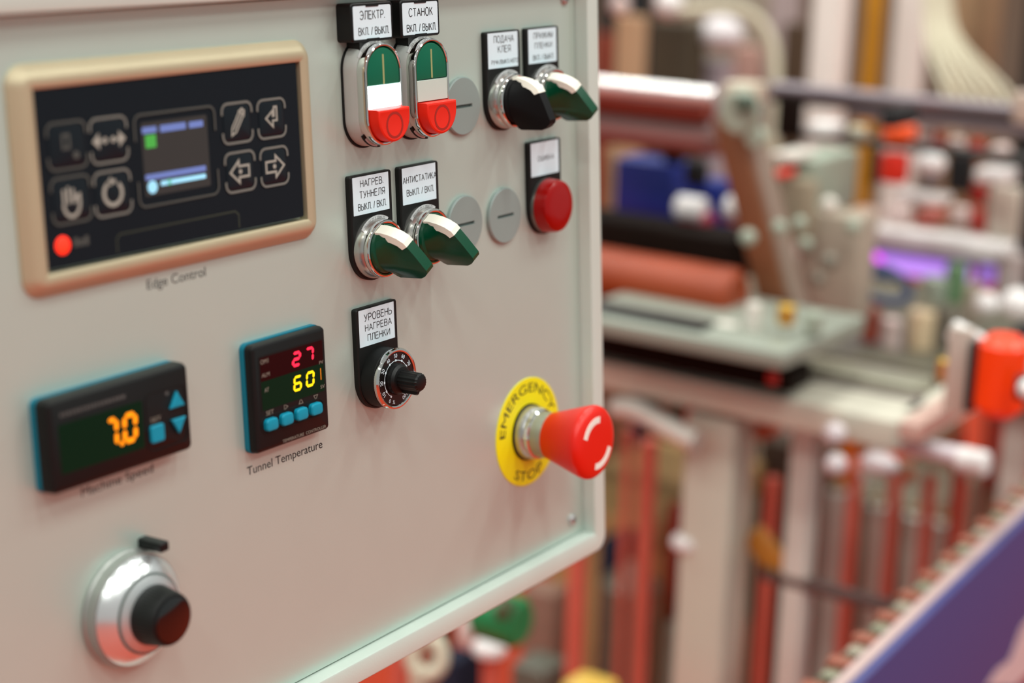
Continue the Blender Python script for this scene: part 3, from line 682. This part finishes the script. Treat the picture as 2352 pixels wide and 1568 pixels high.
DKGR = mat('dark grey rail', (58, 54, 54), .4, .3, var=.2)
LILG = mat('lilac grey rail', (140, 130, 136), .4, .4, var=.1)
TAN = mat('tan plywood', (178, 140, 90), .6, var=.15, vs=20)
NAVY = mat('navy cloth', (14, 22, 46), .8, var=.2)
GDRUM = mat('grey translucent drum', (120, 112, 96), .35, trans=.35, var=.2)
GRNR = mat('green roller rubber', (20, 120, 66), .4, var=.1)
GOLD = mat('ochre gold strip', (190, 128, 0), .5, var=.15, vs=10)
BRAS = mat('brass', (205, 170, 80), .3, .8)
YGLD = mat('yellow gold plastic', (226, 184, 84), .4)
CABL = mat('cream cable', (196, 186, 162), .5)
OLIV = mat('dark olive box', (56, 44, 24), .7, var=.3, vs=20)
BRNB = mat('brown board', (150, 118, 86), .7, var=.1)
RUST = mat('rust orange panel', (130, 40, 6), .6, var=.1)
PNKW = mat('pale pink card', (214, 190, 184), .6)
GRYB = mat('mid grey metal', (120, 112, 100), .5, .3, var=.15)
HOOP = mat('slate blue hose', (40, 56, 92), .4)
VIOL = mat('violet lit acrylic', (190, 150, 235), .4, emit=(182, 132, 240), es=.85)
MAGE = mat('magenta lit diode', (215, 50, 225), .4, emit=(214, 50, 228), es=1.2)
NIGHT = mat('black fabric', (8, 8, 10), .8)
REDC = mat('red carton', (186, 34, 26), .5, var=.1)

def onX(px, py, X):
    d = cf + cr * ((px - 1176) / F) + cd * ((py - 784) / F); return cam_loc + d * ((X - cam_loc.x) / d.x)
def pb(name, x0, y0, x1, y1, D, dep, m, parent=None, b=.006, rot=None, flr=False):
    """axis-aligned box that fills about this pixel window at depth D; dep = its size along world Y"""
    wd = (x1 - x0) * D / F; ht = (y1 - y0) * D / F
    sy = min(dep, wd * .7 / .819); sx = (wd - .819 * sy) / .573
    sz = max((ht - .26 * (sx * .5 + sy * .5)) / .966, ht * .45)
    c = W((x0 + x1) / 2, (y0 + y1) / 2, D)
    if flr:
        top = c.z + sz / 2; sz = top - .002; c.z = .002 + sz / 2
    return wbox(name, c, sx, sy, sz, m, parent, b, rot)
def yb(name, px, py, D, pxl, sx, sz, m, parent=None, b=.003, rnd=False):
    """bar along world Y from its near end (px,py,D) back to pixel column pxl"""
    p = W(px, py, D); L_ = run(p, Y_, px=pxl)
    if rnd: return wcyl(name, p, p + Y_ * L_, sz / 2, m, parent)
    return wbox(name, p + Y_ * L_ / 2, sx, L_, sz, m, parent, b)
def cy(name, px, py, D, axis, L_, r, m, parent=None, **k):
    c = W(px, py, D); return wcyl(name, c - axis * L_ / 2, c + axis * L_ / 2, r, m, parent, **k)

# ---------------------------------------------------------------- the wrapping machine behind the console
pm = root('wrapping_machine', (W(1800, 848, 1.62).x, W(1800, 848, 1.62).y, 0), 'blurred aluminium-framed packaging machine right behind the console', 'machine')
yb('frame_beam', 2095, 980, 1.70, 1290, .08, .030, BEIG, pm)
b_ = W(2095, 980, 1.70)
wbox('cross_beam', b_ + X_ * .18 + Z_ * .0, .36, .03, .030, BEIG, pm)
for (px, pyt, D, s) in ((1657, 950, 1.82, .054), (1857, 975, 1.80, .026)):
    t_ = W(px, pyt, D); wbox('post', (t_.x, t_.y, t_.z / 2 + .002), s * .9, s * 1.1, t_.z, BEIG if px < 1700 else PALE, pm)
t_ = b_ + X_ * .34; wbox('post', (t_.x, t_.y, t_.z / 2 + .002), .03, .03, t_.z, PALE, pm)
# gusset under the beam, between the two posts
pb('gusset', 1700, 945, 1800, 1010, 1.86, .03, mat('orange brown gusset', (196, 96, 62), .5), pm)
# bed plate
c0 = W(1800, 832, 1.62); LX = run(c0, X_, px=1990); LY = run(c0, Y_, px=1290)
bed = wbox('bed_plate', c0 + X_ * LX / 2 + Y_ * LY / 2, LX, LY, .017, mat('sage grey plate', (138, 142, 130), .45, .1, var=.08, vs=8), pm)
yb('under_rail', 1840, 868, 1.72, 1290, .05, .022, DARK, pm)
pb('red_block', 1760, 850, 1790, 885, 1.68, .01, REDC, pm)
pb('bed_block', 1640, 735, 1700, 775, 1.72, .03, PALE, pm)
pb('bed_bracket', 1708, 690, 1752, 790, 1.70, .014, PALE, pm)
yb('dark_ledge', 1625, 765, 1.70, 1290, .03, .020, mat('black ledge', (24, 22, 20), .5), pm)
# drum, dark housing, blue panel
yb('drum', 1695, 685, 1.80, 1290, .05, .062, COPP, pm, rnd=True)
yb('dark_housing', 1715, 590, 1.90, 1290, .07, .048, DARK, pm)
yb('upper_rail', 1645, 222, 1.86, 1290, .02, .019, mat('polished rail', (232, 228, 226), .15, .5), pm, rnd=True)
yb('upper_profile', 1630, 258, 1.90, 1290, .03, .020, mat('floor reflection red profile', (142, 62, 46), .4, .3), pm)  # red brown colour stands in for the floor's reflection under the rail
yb('gap_shade_strip', 1625, 285, 1.95, 1290, .01, .016, DARK, pm)  # dark strip put in for the shade between the rails
yb('second_rail', 1640, 318, 1.90, 1290, .03, .020, mat('mauve grey rail', (150, 112, 108), .35, .4), pm)
yb('lower_profile', 1650, 345, 1.91, 1290, .02, .012, mat('floor reflection red profile', (142, 62, 46), .4, .3), pm)  # floor reflection painted as colour here too
wbox('rail_head', W(1710, 212, 1.84), .04, .035, .022, mat('cream rail head', (206, 192, 172), .4, .2), pm)
cy('clamp_disc', 1700, 258, 1.80, X_, .014, .024, GGRN, pm); cy('clamp_screw', 1712, 238, 1.78, X_, .02, .009, mat('dark green screw', (70, 84, 70), .4), pm)
cy('clamp_nut', 1738, 315, 1.80, X_, .014, .011, GGRN, pm)
a_, z_ = W(1672, 262, 1.84), None
z_ = onX(1795, 745, a_.x); v_ = z_ - a_
arm = wbox('side_arm', (a_ + z_) / 2, .014, .036, v_.length, BRON, pm, rot=v_.to_track_quat('Z', 'X').to_euler() if False else (math.atan2(-v_.y, v_.z) + PI, 0, 0))
arm2 = wbox('arm_edge', (a_ + z_) / 2 + Y_ * -.022 + X_ * .01, .03, .010, v_.length * .97, mat('grey mauve edge', (150, 128, 114), .4, .3), pm, rot=(math.atan2(-v_.y, v_.z) + PI, 0, 0))
# support from the bed up to the rails
for px in (1500,):
    p0 = W(px, 330, 2.02); wbox('rear_upright', (p0.x + .05, p0.y, (p0.z + c0.z) / 2), .02, .02, p0.z - c0.z + .05, DARK, pm)
p_ = pb('blue_panel', 1408, 350, 1590, 535, 2.10, .12, BLUE, pm)
pb('blue_panel', 1560, 400, 1690, 540, 2.14, .06, BLUE, pm)
pb('dark_motor', 1570, 365, 1630, 430, 2.02, .03, NIGHT, pm)
pb('beige_edge', 1384, 340, 1408, 530, 2.12, .02, BRNB, pm)
for px in (1588, 1690):
    cy('white_roller', px, 478, 1.96, Y_, .034 if px < 1600 else .022, .014, WPL, pm); cy('pink_spindle', px + 12, 502, 1.96, Y_, .04, .008, mat('dark pink spindle', (176, 60, 80), .5), pm)
for px, py, r in ((1790, 522, .010), (1838, 512, .009), (1718, 545, .011)): wball('bolt_head', W(px, py, 1.78), r * .8, GGRN, pm)
# grey green gearbox on the bed
gb = pb('gearbox', 1775, 330, 1985, 500, 1.98, .05, GGRN, pm); pb('gearbox_lid', 1762, 335, 1885, 375, 1.93, .03, PALE, pm); pb('red_tag', 1770, 382, 1835, 412, 1.90, .01, mat('bright red tag', (222, 50, 36), .5), pm)
pb('gearbox_foot', 1775, 400, 1880, 560, 1.93, .05, mat('tan grey casting', (152, 138, 116), .5, var=.2), pm); pb('gearbox_side', 1830, 470, 2010, 740, 1.95, .10, mat('warm grey casting', (164, 150, 134), .5, var=.2, vs=14), pm)
for px, py, s in ((1905, 470, .012), (1850, 560, .01), (1905, 600, .013), (1960, 520, .011), (1880, 640, .01)): wball('bolt_head', W(px, py, 1.86), s * .75, random.choice([GGRN, GRYB, BRON, PALE]), pm)
for px, py, m_ in ((1806, 722, BRAS), (1870, 740, GGRN)): cy('bed_fitting', px, py, 1.68, Z_, .02, .009, m_, pm)

# second rail pair in front of the bed, and its chrome rod
yb('slide_rail', 2125, 895, 1.76, 1830, .05, .016, mat('greenish slide rail', (150, 146, 128), .4, .3), pm)
yb('slide_rail', 2120, 922, 1.74, 1850, .02, .012, mat('mauve slide', (122, 108, 104), .4, .3), pm)
ro = yb('chrome_rod', 2225, 1052, 1.70, 1990, .02, .019, mat('lilac chrome rod', (216, 204, 210), .3, .05), pm, rnd=True)
cy('rod_cap', 2235, 1060, 1.69, Y_, .03, .013, WPL, pm)
cy('brass_collar', 1968, 1010, 1.78, Y_, .022, .015, BRAS, pm)
for px, py in ((1917, 995), (1920, 1066), (2020, 1064)): wball('white_ball', W(px, py, 1.68), .0112, mat('dusty white ball', (208, 196, 198), .3), pm, ry=.02 if px == 2020 else None)
yb('tie_bar', 2050, 1394, 1.78, 1752, .014, .013, mat('dark mauve bar', (96, 80, 76), .4, .3), pm)
wbox('gold_bracket', W(1764, 1268, 1.86), .012, .03, .055, mat('ochre bracket', (190, 122, 40), .5), pm, rot=(rad(-50), 0, 0))
pb('orange_knuckle', 2070, 1075, 2105, 1110, 1.95, .01, mat('burnt orange', (160, 60, 4), .5), pm)
# diagonal hose
wtube('white_hose', [W(1415, 935, 1.85), W(1460, 935, 1.83), W(1540, 985, 1.8), W(1600, 1015, 1.78)], .0115, PALE, pm)
pb('hose_clip', 1515, 895, 1555, 945, 1.85, .012, GGRN, pm); pb('red_clip', 1570, 920, 1602, 980, 1.85, .012, REDC, pm)

# ---------------------------------------------------------------- orange actuator at the right edge
oc = W(2300, 862, 1.5)
ac = root('orange_actuator', (oc.x, oc.y, 0), 'bright orange rounded actuator cap at the right edge of the view', 'actuator')
wbox('mount_plate', W(2202, 850, 1.53), .008, .022, .078, mat('light grey plate', (190, 178, 166), .4, .2), ac)
wbox('mount_lug', W(2222, 775, 1.53), .012, .034, .018, WPL, ac, rot=(rad(20), 0, 0))
wbox('gasket', W(2236, 862, 1.515), .018, .008, .064, NIGHT, ac)
wcyl('orange_cap', oc - Z_ * .036, oc + Z_ * .036, .0215, ORAN, ac, bev=.008)
cy('black_knob', 2348, 890, 1.46, (X_ * .3 - Y_).normalized(), .012, .011, NIGHT, ac); wball('white_ball', W(2362, 893, 1.45), .009, WPL, ac)
wbox('mount_arm', W(2165, 945, 1.6), .16, .022, .018, mat('grey pink arm', (186, 150, 138), .5), ac)
cy('brass_nut', 2172, 848, 1.56, Z_, .02, .008, BRAS, ac)

# ---------------------------------------------------------------- red tubes: a floor-standing rack
r0 = W(2055, 1200, 2.15)
rk = root('red_tube_rack', (r0.x, r0.y, 0), 'rack of upright red tubes standing on the carpet beyond the machine posts', 'rack')
tubes = [(1965, 1085, 2.12, 30), (2058, 1085, 2.16, 30), (2137, 1090, 2.2, 30), (2212, 1090, 2.24, 28), (2290, 960, 2.3, 36), (1776, 1095, 2.10, 32), (1330, 1230, 1.98, 44), (1492, 1010, 2.02, 40), (1130, 1492, 1.85, 42), (916, 1480, 1.80, 36), (2208, 985, 2.32, 22), (1445, 985, 2.1, 20), (1885, 1010, 1.95, 14)]
for px, py, D, wpx in tubes:
    t_ = W(px, py, D); wcyl('tube', (t_.x, t_.y, .002), t_, wpx * D / F / 2, REDT, rk)
wbox('base_rail', r0 * 1 - Z_ * (r0.z - .02), .9, .06, .03, DKGR, rk)
# pale film rolls standing behind the tubes
for i, (px, py, D, wpx) in enumerate(((1926, 1125, 2.5, 52), (2016, 1160, 2.56, 50), (2100, 1180, 2.62, 46), (2166, 1195, 2.7, 48))):
    t_ = W(px, py, D); rr = wpx * D / F / 2
    fr_ = root('film_roll', (t_.x, t_.y, 0), ['pale film roll just right of the second machine post, leftmost of the standing rolls', 'pale film roll second from the left among those behind the red tubes', 'pale film roll third from the left among those behind the red tubes', 'shortest pale film roll, nearest the chain conveyor'][i], 'film roll', 'standing film rolls')
    wcyl('film', (t_.x, t_.y, .002), t_, rr, mat('pale film', (206, 206, 196), .4, var=.05), fr_); wcyl('core', t_ - Z_ * .002, t_ + Z_ * .012, rr * .4, TAN, fr_)

# ---------------------------------------------------------------- purple-sided chain conveyor
pc = W(2166, 1384, 1.42)
def onZ(px, py, z):
    d = cf + cr * ((px - 1176) / F) + cd * ((py - 784) / F); return cam_loc + d * ((z - cam_loc.z) / d.z)
e0, e1 = onZ(1980, 1568, pc.z), onZ(2352, 1200, pc.z); u_ = (e1 - e0).normalized(); n_ = Vector((u_.y, -u_.x, 0))     # n_: towards the viewer
yaw = math.atan2(u_.y, u_.x)
cv = root('chain_conveyor', (pc.x, pc.y, 0), 'chain conveyor with a purple side board in the lower right corner', 'conveyor')
xl_ = .80
def cbox(nm, along, across, z, sx, sy, sz, m, b=.003):
    return wbox(nm, Vector((pc.x, pc.y, z)) + u_ * along - n_ * across, sx, sy, sz, m, cv, b, rot=(0, 0, yaw))
cbox('side_board', .12, .004, pc.z - .225, xl_, .008, .45, PURP, .001)
cbox('cap_strip', .12, .0135, pc.z - .003, xl_, .011, .008, PINKC)
cbox('belt_bed', .12, .032, pc.z - .026, xl_, .026, .02, mat('olive belt bed', (96, 92, 76), .5))
n = int(xl_ / .026)
for j in range(n):
    cbox('cleat', .12 - xl_ / 2 + .014 + j * .026, .031 + (j % 2) * .003, pc.z - .012, .015, .020 if j % 2 else .014, .010, (mat('grey green cleat', (128, 126, 104), .5), mat('red brown cleat', (140, 76, 56), .5), mat('pale cleat', (150, 140, 122), .5))[(0, 1, 2, 1)[j % 4]])
for x in (-.22, .46): cbox('leg', x, .03, (pc.z - .04) / 2, .04, .03, pc.z - .044, BEIG)
bm = B()
def onB(px, py):
    d = cf + cr * ((px - 1176) / F) + cd * ((py - 784) / F); q = Vector((pc.x, pc.y, 0)) - n_ * .0005; return cam_loc + d * ((q - cam_loc).dot(n_) / d.dot(n_))
for nm, pts, m_ in (('pale_graphic', [(2262, 1575), (2290, 1535), (2318, 1515), (2345, 1440), (2400, 1370), (2400, 1450), (2365, 1540), (2330, 1575)], mat('pale graphic print', (200, 184, 186), .5)),
                    ('crimson_graphic', [(2330, 1575), (2365, 1540), (2400, 1450), (2400, 1575)], mat('crimson graphic print', (120, 24, 60), .5))):
    bmm = B(); vs_ = [onB(x, y) for x, y in pts]
    q0 = [bmm.verts.new(v) for v in vs_]; q1 = [bmm.verts.new(v + n_ * .0012) for v in vs_]
    bmm.faces.new(q0); bmm.faces.new(q1[::-1])
    for j in range(len(pts)): bmm.faces.new((q0[j], q0[(j + 1) % len(pts)], q1[(j + 1) % len(pts)], q1[j]))
    o = fin(nm, bmm, m_, None, S=1); o.parent = cv; o.location = -cv.location
bm.free()

# ---------------------------------------------------------------- second line: dark rails, orange housings, white rolls
q_ = W(2345, 262, 1.95)
ln = root('feed_line', (q_.x, q_.y, 0), 'feed line of dark rails with orange and red housings across the upper right', 'machine')
yb('grey_rail', 2420, 262, 1.94, 1775, .03, .015, LILG, ln, rnd=True)
yb('dark_rail', 2420, 285, 1.95, 1775, .02, .012, DKGR, ln)
yb('pale_rail', 2400, 300, 2.02, 1960, .02, .014, LILG, ln)
yb('dark_rod', 2420, 372, 1.90, 1830, .01, .011, mat('thin dark rod', (40, 38, 36), .4), ln, rnd=True)
pb('black_carriage', 2010, 232, 2125, 300, 1.92, .02, NIGHT, ln)
pb('orange_housing', 2020, 282, 2115, 330, 2.0, .03, mat('orange housing plastic', (240, 80, 10), .4), ln)
pb('orange_housing', 2016, 345, 2092, 425, 2.0, .03, mat('scarlet orange plastic', (206, 32, 6), .45), ln)
pb('black_bracket', 1996, 340, 2018, 425, 2.02, .01, NIGHT, ln)
pb('rail_block', 1780, 210, 1850, 320, 2.04, .03, DARK, ln); pb('pale_block', 1850, 272, 1945, 312, 2.02, .03, WPL, ln); pb('pale_block', 1945, 285, 1995, 318, 2.04, .02, CABL, ln)
for j, (x0, x1, m_) in enumerate(((2115, 2140, PNKW), (2140, 2172, REDC), (2172, 2222, PNKW), (2224, 2262, REDC), (2266, 2330, PNKW))):
    y0 = 298 + j * 7; pb('striped_carton', x0, y0, x1, y0 + 50, 2.12, .02, m_, ln)
wball('white_cap', W(2137, 375, 2.05), .019, WPL, ln, rz=.013); pb('cap_neck', 2115, 395, 2170, 430, 2.08, .02, mat('mauve neck', (110, 92, 94), .5), ln)
pb('dark_casing', 2172, 350, 2240, 445, 2.1, .03, NIGHT, ln)
pb('white_box', 2232, 375, 2345, 425, 2.06, .04, WPL, ln); pb('white_box', 2050, 432, 2190, 470, 2.06, .06, WPL, ln)
pb('red_box', 2225, 420, 2268, 470, 2.12, .02, REDC, ln); pb('grey_box', 2268, 420, 2348, 560, 2.14, .04, mat('cream grey box', (190, 178, 164), .5), ln)
for j, (x0, y0, x1, y1, m_) in enumerate(((2030, 465, 2100, 510, PNKW), (2100, 470, 2180, 520, mat('brick red card', (176, 90, 78), .5)), (2180, 470, 2230, 525, PNKW), (2228, 480, 2262, 535, REDC), (1925, 470, 2030, 545, mat('dusty rose casting', (170, 136, 122), .5)))):
    pb('carton', x0, y0, x1, y1, 2.2, .03, m_, ln)
yb('white_guide', 2320, 578, 2.12, 2005, .05, .022, WPL, ln)
yb('grey_guide', 2330, 612, 2.14, 1990, .03, .01, LILG, ln)
yb('violet_strip', 2225, 630, 2.16, 1975, .03, .020, VIOL, ln); wball('magenta_light', W(2002, 597, 2.12), .014, MAGE, ln, rz=.009)
pb('violet_block', 2245, 605, 2290, 655, 2.14, .02, mat('soft violet acrylic', (170, 130, 220), .4, emit=(160, 118, 220), es=.5), ln)
for i, (px, py, wd, hh, m_) in enumerate(((2045, 775, 44, 90, PNKW), (2115, 765, 58, 110, mat('sandy cone', (222, 196, 160), .5)), (2168, 760, 40, 110, GRYB), (2195, 650, 50, 90, mat('leaf green card', (96, 130, 92), .5)), (2145, 665, 60, 60, GGRN), (2000, 745, 40, 80, mat('red rust part', (150, 60, 40), .5)), (2230, 700, 44, 100, mat('warm grey casting', (164, 150, 134), .5)), (2320, 640, 60, 120, mat('mauve grey post', (168, 154, 150), .5)))):
    t_ = W(px, py, 2.1); wcyl('spool', t_ - Z_ * hh * 2.1 / F / 2, t_ + Z_ * hh * 2.1 / F / 2, wd * 2.1 / F / 2, m_, ln)
for px, py, r in ((2266, 698, .0145), (2336, 700, .02)): wball('bokeh_ball', W(px, py, 2.05), r, WPL, ln)  # white balls stand in for out-of-focus highlights
pb('slate_box', 2325, 740, 2400, 790, 2.1, .03, NAVY, ln)
hp_ = [W(2022 + 68 * math.cos(t) - 0 * math.sin(t), 652 + 24 * math.cos(t) * .8 + 38 * math.sin(t), 2.0) for t in [2 * PI * j / 12 for j in range(12)]]
wtube('blue_hose', hp_, .006, HOOP, ln, cyc=True); wtube('blue_hose', [W(1925, 612, 1.98), W(1965, 618, 1.99), W(2000, 628, 2.0), W(2050, 640, 2.0)], .006, HOOP, ln)
# table the line stands on
tb = W(2290, 800, 2.05)
wbox('line_table', (tb.x + .12, tb.y + .32, tb.z - .03), .44, 1.0, .03, mat('grey olive table', (96, 90, 74), .5), ln)
for dx, dy in ((-.06, -.14), (.30, -.14), (-.06, .78), (.30, .78)): wbox('table_leg', (tb.x + dx, tb.y + dy, (tb.z - .045) / 2), .035, .035, tb.z - .05, GRYB, ln)

# ---------------------------------------------------------------- far column, gold strip, cable bundle
def stand(name, label, cat, x0, y0, x1, y1, D, dep, m, group=None):
    o = pb(name, x0, y0, x1, y1, D, dep, m, flr=True); return tagm(o, label, cat, group)
stand('column', 'white square column left of the gold strip, upper right', 'column', 1862, -160, 1962, 205, 2.9, .05, mat('white column paint', (226, 214, 206), .5))
stand('gold_panel', 'narrow ochre gold upright panel between two white columns', 'panel', 1984, -160, 2036, 200, 3.0, .03, GOLD)
stand('column', 'white square column between the gold strip and the cables', 'column', 2052, -160, 2135, 215, 2.95, .05, mat('white column paint', (226, 214, 206), .5))
cbr = root('cable_bundle', W(2150, -50, 2.8), 'bundle of cream cables curving down to the right from the top', 'cable')
for j in range(7):
    x = 2122 + j * 9
    wtube('cable', [W(x, -160, 2.8), W(x + 2, 20, 2.8), W(x + 6 + j * 3, 95, 2.78), W(x + 30 + j * 11, 165, 2.74), W(x + 60 + j * 17, 232, 2.7), W(x + 70 + j * 17, 300, 2.7)], .0042, CABL, cbr)
stand('brown_board', 'brown upright board behind the cream cables', 'board', 2165, -120, 2322, 214, 3.3, .04, BRNB)
stand('black_curtain', 'black curtain at the top right corner', 'curtain', 2330, -150, 2520, 260, 3.1, .05, NIGHT)
pb('end_block', 2322, 205, 2400, 290, 1.95, .03, mat('beige pink post', (186, 164, 150), .5), ln)
# ---------------------------------------------------------------- goods seen over the machine, upper middle
stand('rust_panel', 'rust orange panel touching the console edge at the top', 'panel', 1370, 75, 1406, 182, 3.0, .04, RUST)
stand('tan_carton', 'tan upright carton right of the rust orange panel', 'carton', 1410, 32, 1488, 185, 2.7, .05, mat('tan carton', (168, 130, 98), .7))
stand('olive_cabinet', 'dark olive cabinet in the top middle background', 'cabinet', 1492, 40, 1625, 172, 2.9, .08, OLIV)
stand('brown_counter', 'long brown counter under the goods in the top middle', 'counter', 1400, 160, 1800, 215, 3.3, .05, mat('brown counter', (128, 92, 62), .6))
def on(name, label, cat, px, py, D, rx, m, rz=None, group=None):
    return tagm(wball(name, W(px, py, D), rx, m, rz=rz), label, cat, group)
on('white_sack', 'round white sack beside the dark olive cabinet', 'sack', 1655, 78, 2.9, .040, mat('white sack', (214, 206, 208), .7), rz=.03)
stand('pink_carton', 'pink carton inside the curve of the cream hoop', 'carton', 1685, 100, 1752, 168, 3.0, .05, mat('pink carton', (176, 136, 124), .6))
stand('lilac_carton', 'low lilac grey carton left of the pink carton', 'carton', 1600, 132, 1690, 178, 2.95, .05, mat('lilac carton', (160, 144, 150), .6))
stand('grey_partition', 'warm grey partition at the top behind the cream hoop', 'partition', 1560, -80, 1850, 60, 3.6, .04, mat('warm grey partition', (150, 140, 124), .6))
stand('pink_board', 'pinkish grey board right of the cream hoop', 'board', 1765, -40, 1845, 60, 3.4, .05, mat('pinkish grey board', (160, 142, 140), .6))
stand('brown_cabinet', 'dark brown cabinet left of the first white column', 'cabinet', 1795, 50, 1858, 178, 3.2, .06, mat('umber cabinet', (66, 44, 20), .6))
ho = wtube('hoop', [W(1560, 26, 2.7), W(1680, 14, 2.7), W(1740, 40, 2.7), W(1778, 100, 2.7), W(1782, 180, 2.7), W(1782, 260, 2.7), Vector((W(1782, 260, 2.7).x, W(1782, 260, 2.7).y, .005))], .009, CABL); tagm(ho, 'cream curved pipe arching down behind the machine', 'pipe')
on('white_lamp', 'white round lamp at the top just right of the console', 'lamp', 1538, 8, 2.8, .024, WPL)
on('pale_ball', 'small pale ball at the top beside the console edge', 'ball', 1424, 12, 2.8, .016, PNKW)
stand('black_cabinet', 'black cabinet at the top touching the console edge', 'cabinet', 1380, -60, 1500, 68, 3.2, .1, NIGHT)

# ---------------------------------------------------------------- low goods under and beside the console
stand('blue_crate', 'dark blue crate beside the console edge behind the stop button', 'crate', 1392, 905, 1465, 1060, 3.0, .05, mat('dark blue crate', (48, 44, 92), .6))
stand('white_canister', 'pale lilac canister in front of the dark blue crate', 'canister', 1405, 985, 1440, 1080, 2.9, .03, mat('pale lilac canister', (170, 160, 172), .5))
tbx = W(1500, 1130, 2.62)
tw = tagm(wbox('plywood_table', (tbx.x, tbx.y, tbx.z), .34, .20, .05, TAN, b=.004), 'plywood table top seen between the console edge and the grey post', 'table')
for dx in (-.15, .15): lg = wbox('leg', (tbx.x + dx, tbx.y, (tbx.z - .02) / 2), .03, .16, tbx.z - .03, TAN); lg.parent = tw; lg.matrix_parent_inverse = Matrix.Translation(-tw.location)
stand('navy_drape', 'navy drape hanging under the corner of the console', 'drape', 1365, 1210, 1470, 1640, 2.45, .03, NAVY)
stand('navy_drape', 'navy drape low behind the white ring bracket', 'drape', 1000, 1480, 1110, 1700, 2.2, .03, NAVY)
dr = W(1445, 1430, 2.3); gd = wcyl('grey_drum', (dr.x, dr.y, .12), (dr.x, dr.y, W(1445, 1275, 2.3).z), .040, GDRUM, bev=.03); tagm(gd, 'grey translucent drum between the two tall red tubes', 'drum')
stand('red_pot', 'deep red pot between red tube and grey post', 'pot', 1530, 1150, 1590, 1230, 2.3, .03, mat('deep red pot', (120, 18, 6), .5))
wball('white_handle', W(1577, 1245, 1.86), .017, WPL, pm, rz=.011)
stand('dark_bin', 'dark bin low between red tube and grey post', 'bin', 1525, 1240, 1600, 1440, 2.45, .04, mat('dark olive bin', (66, 58, 46), .6))
stand('green_bin', 'grey green bin at the bottom between red tube and grey post', 'bin', 1520, 1420, 1600, 1620, 2.3, .04, mat('sage bin', (140, 142, 128), .5))
gr = root('green_roller', W(1150, 1418, 1.72), 'green roller just below the bottom rim of the console', 'roller')
cy('roller', 1150, 1418, 1.72, Y_, .05, .026, GRNR, gr); cy('end_cap', 1160, 1398, 1.69, Y_, .012, .012, mat('brown green hub', (72, 84, 52), .5), gr)
wr = root('ring_bracket', W(985, 1505, 1.7), 'cream ring bracket with a dark hole at the bottom edge', 'bracket')
wtube('ring', [W(980 + 36 * math.cos(2 * PI * j / 10), 1508 + 42 * math.sin(2 * PI * j / 10), 1.7) for j in range(10)], .0085, mat('cream bracket', (200, 190, 168), .5), wr, cyc=True)
pb('bracket_foot', 935, 1520, 985, 1600, 1.7, .015, mat('cream bracket', (200, 190, 168), .5), wr)
on('white_pin', 'white pin between ring bracket and green roller', 'pin', 1070, 1455, 1.72, .008, PNKW, rz=.018)
cy('white_cap', 1125, 1488, 1.84, Z_, .014, .019, WPL, rk)
yg = W(1355, 1572, 1.8); tagm(wbox('yellow_box', (yg.x, yg.y, yg.z - .02), .05, .05, .05, YGLD, b=.01), 'yellow box at the bottom edge between the red tubes', 'box')
stand('mauve_bin', 'mauve grey bin behind the green roller', 'bin', 1195, 1330, 1310, 1560, 2.3, .05, mat('mauve bin', (142, 108, 92), .5, var=.2))
stand('grey_case', 'dark grey case at the bottom beside the red tubes', 'case', 1170, 1500, 1310, 1640, 2.1, .05, mat('charcoal green case', (92, 90, 78), .5))
stand('olive_crate', 'olive brown crate under the orange actuator', 'crate', 2296, 930, 2420, 1160, 2.6, .06, mat('olive tan crate', (150, 114, 66), .6))
stand('sage_crate', 'sage green crate behind the right end of the chain conveyor', 'crate', 2240, 1090, 2420, 1260, 2.3, .05, mat('sage crate', (150, 144, 118), .6))
stand('brown_locker', 'dark brown locker behind the two machine posts', 'locker', 1730, 990, 1905, 1640, 2.75, .12, mat('brown locker', (84, 66, 54), .6, var=.25, vs=8))
stand('grey_locker', 'grey brown locker behind the standing film rolls', 'locker', 1905, 1070, 2250, 1640, 3.0, .15, mat('grey brown locker', (104, 92, 76), .6, var=.25, vs=8))
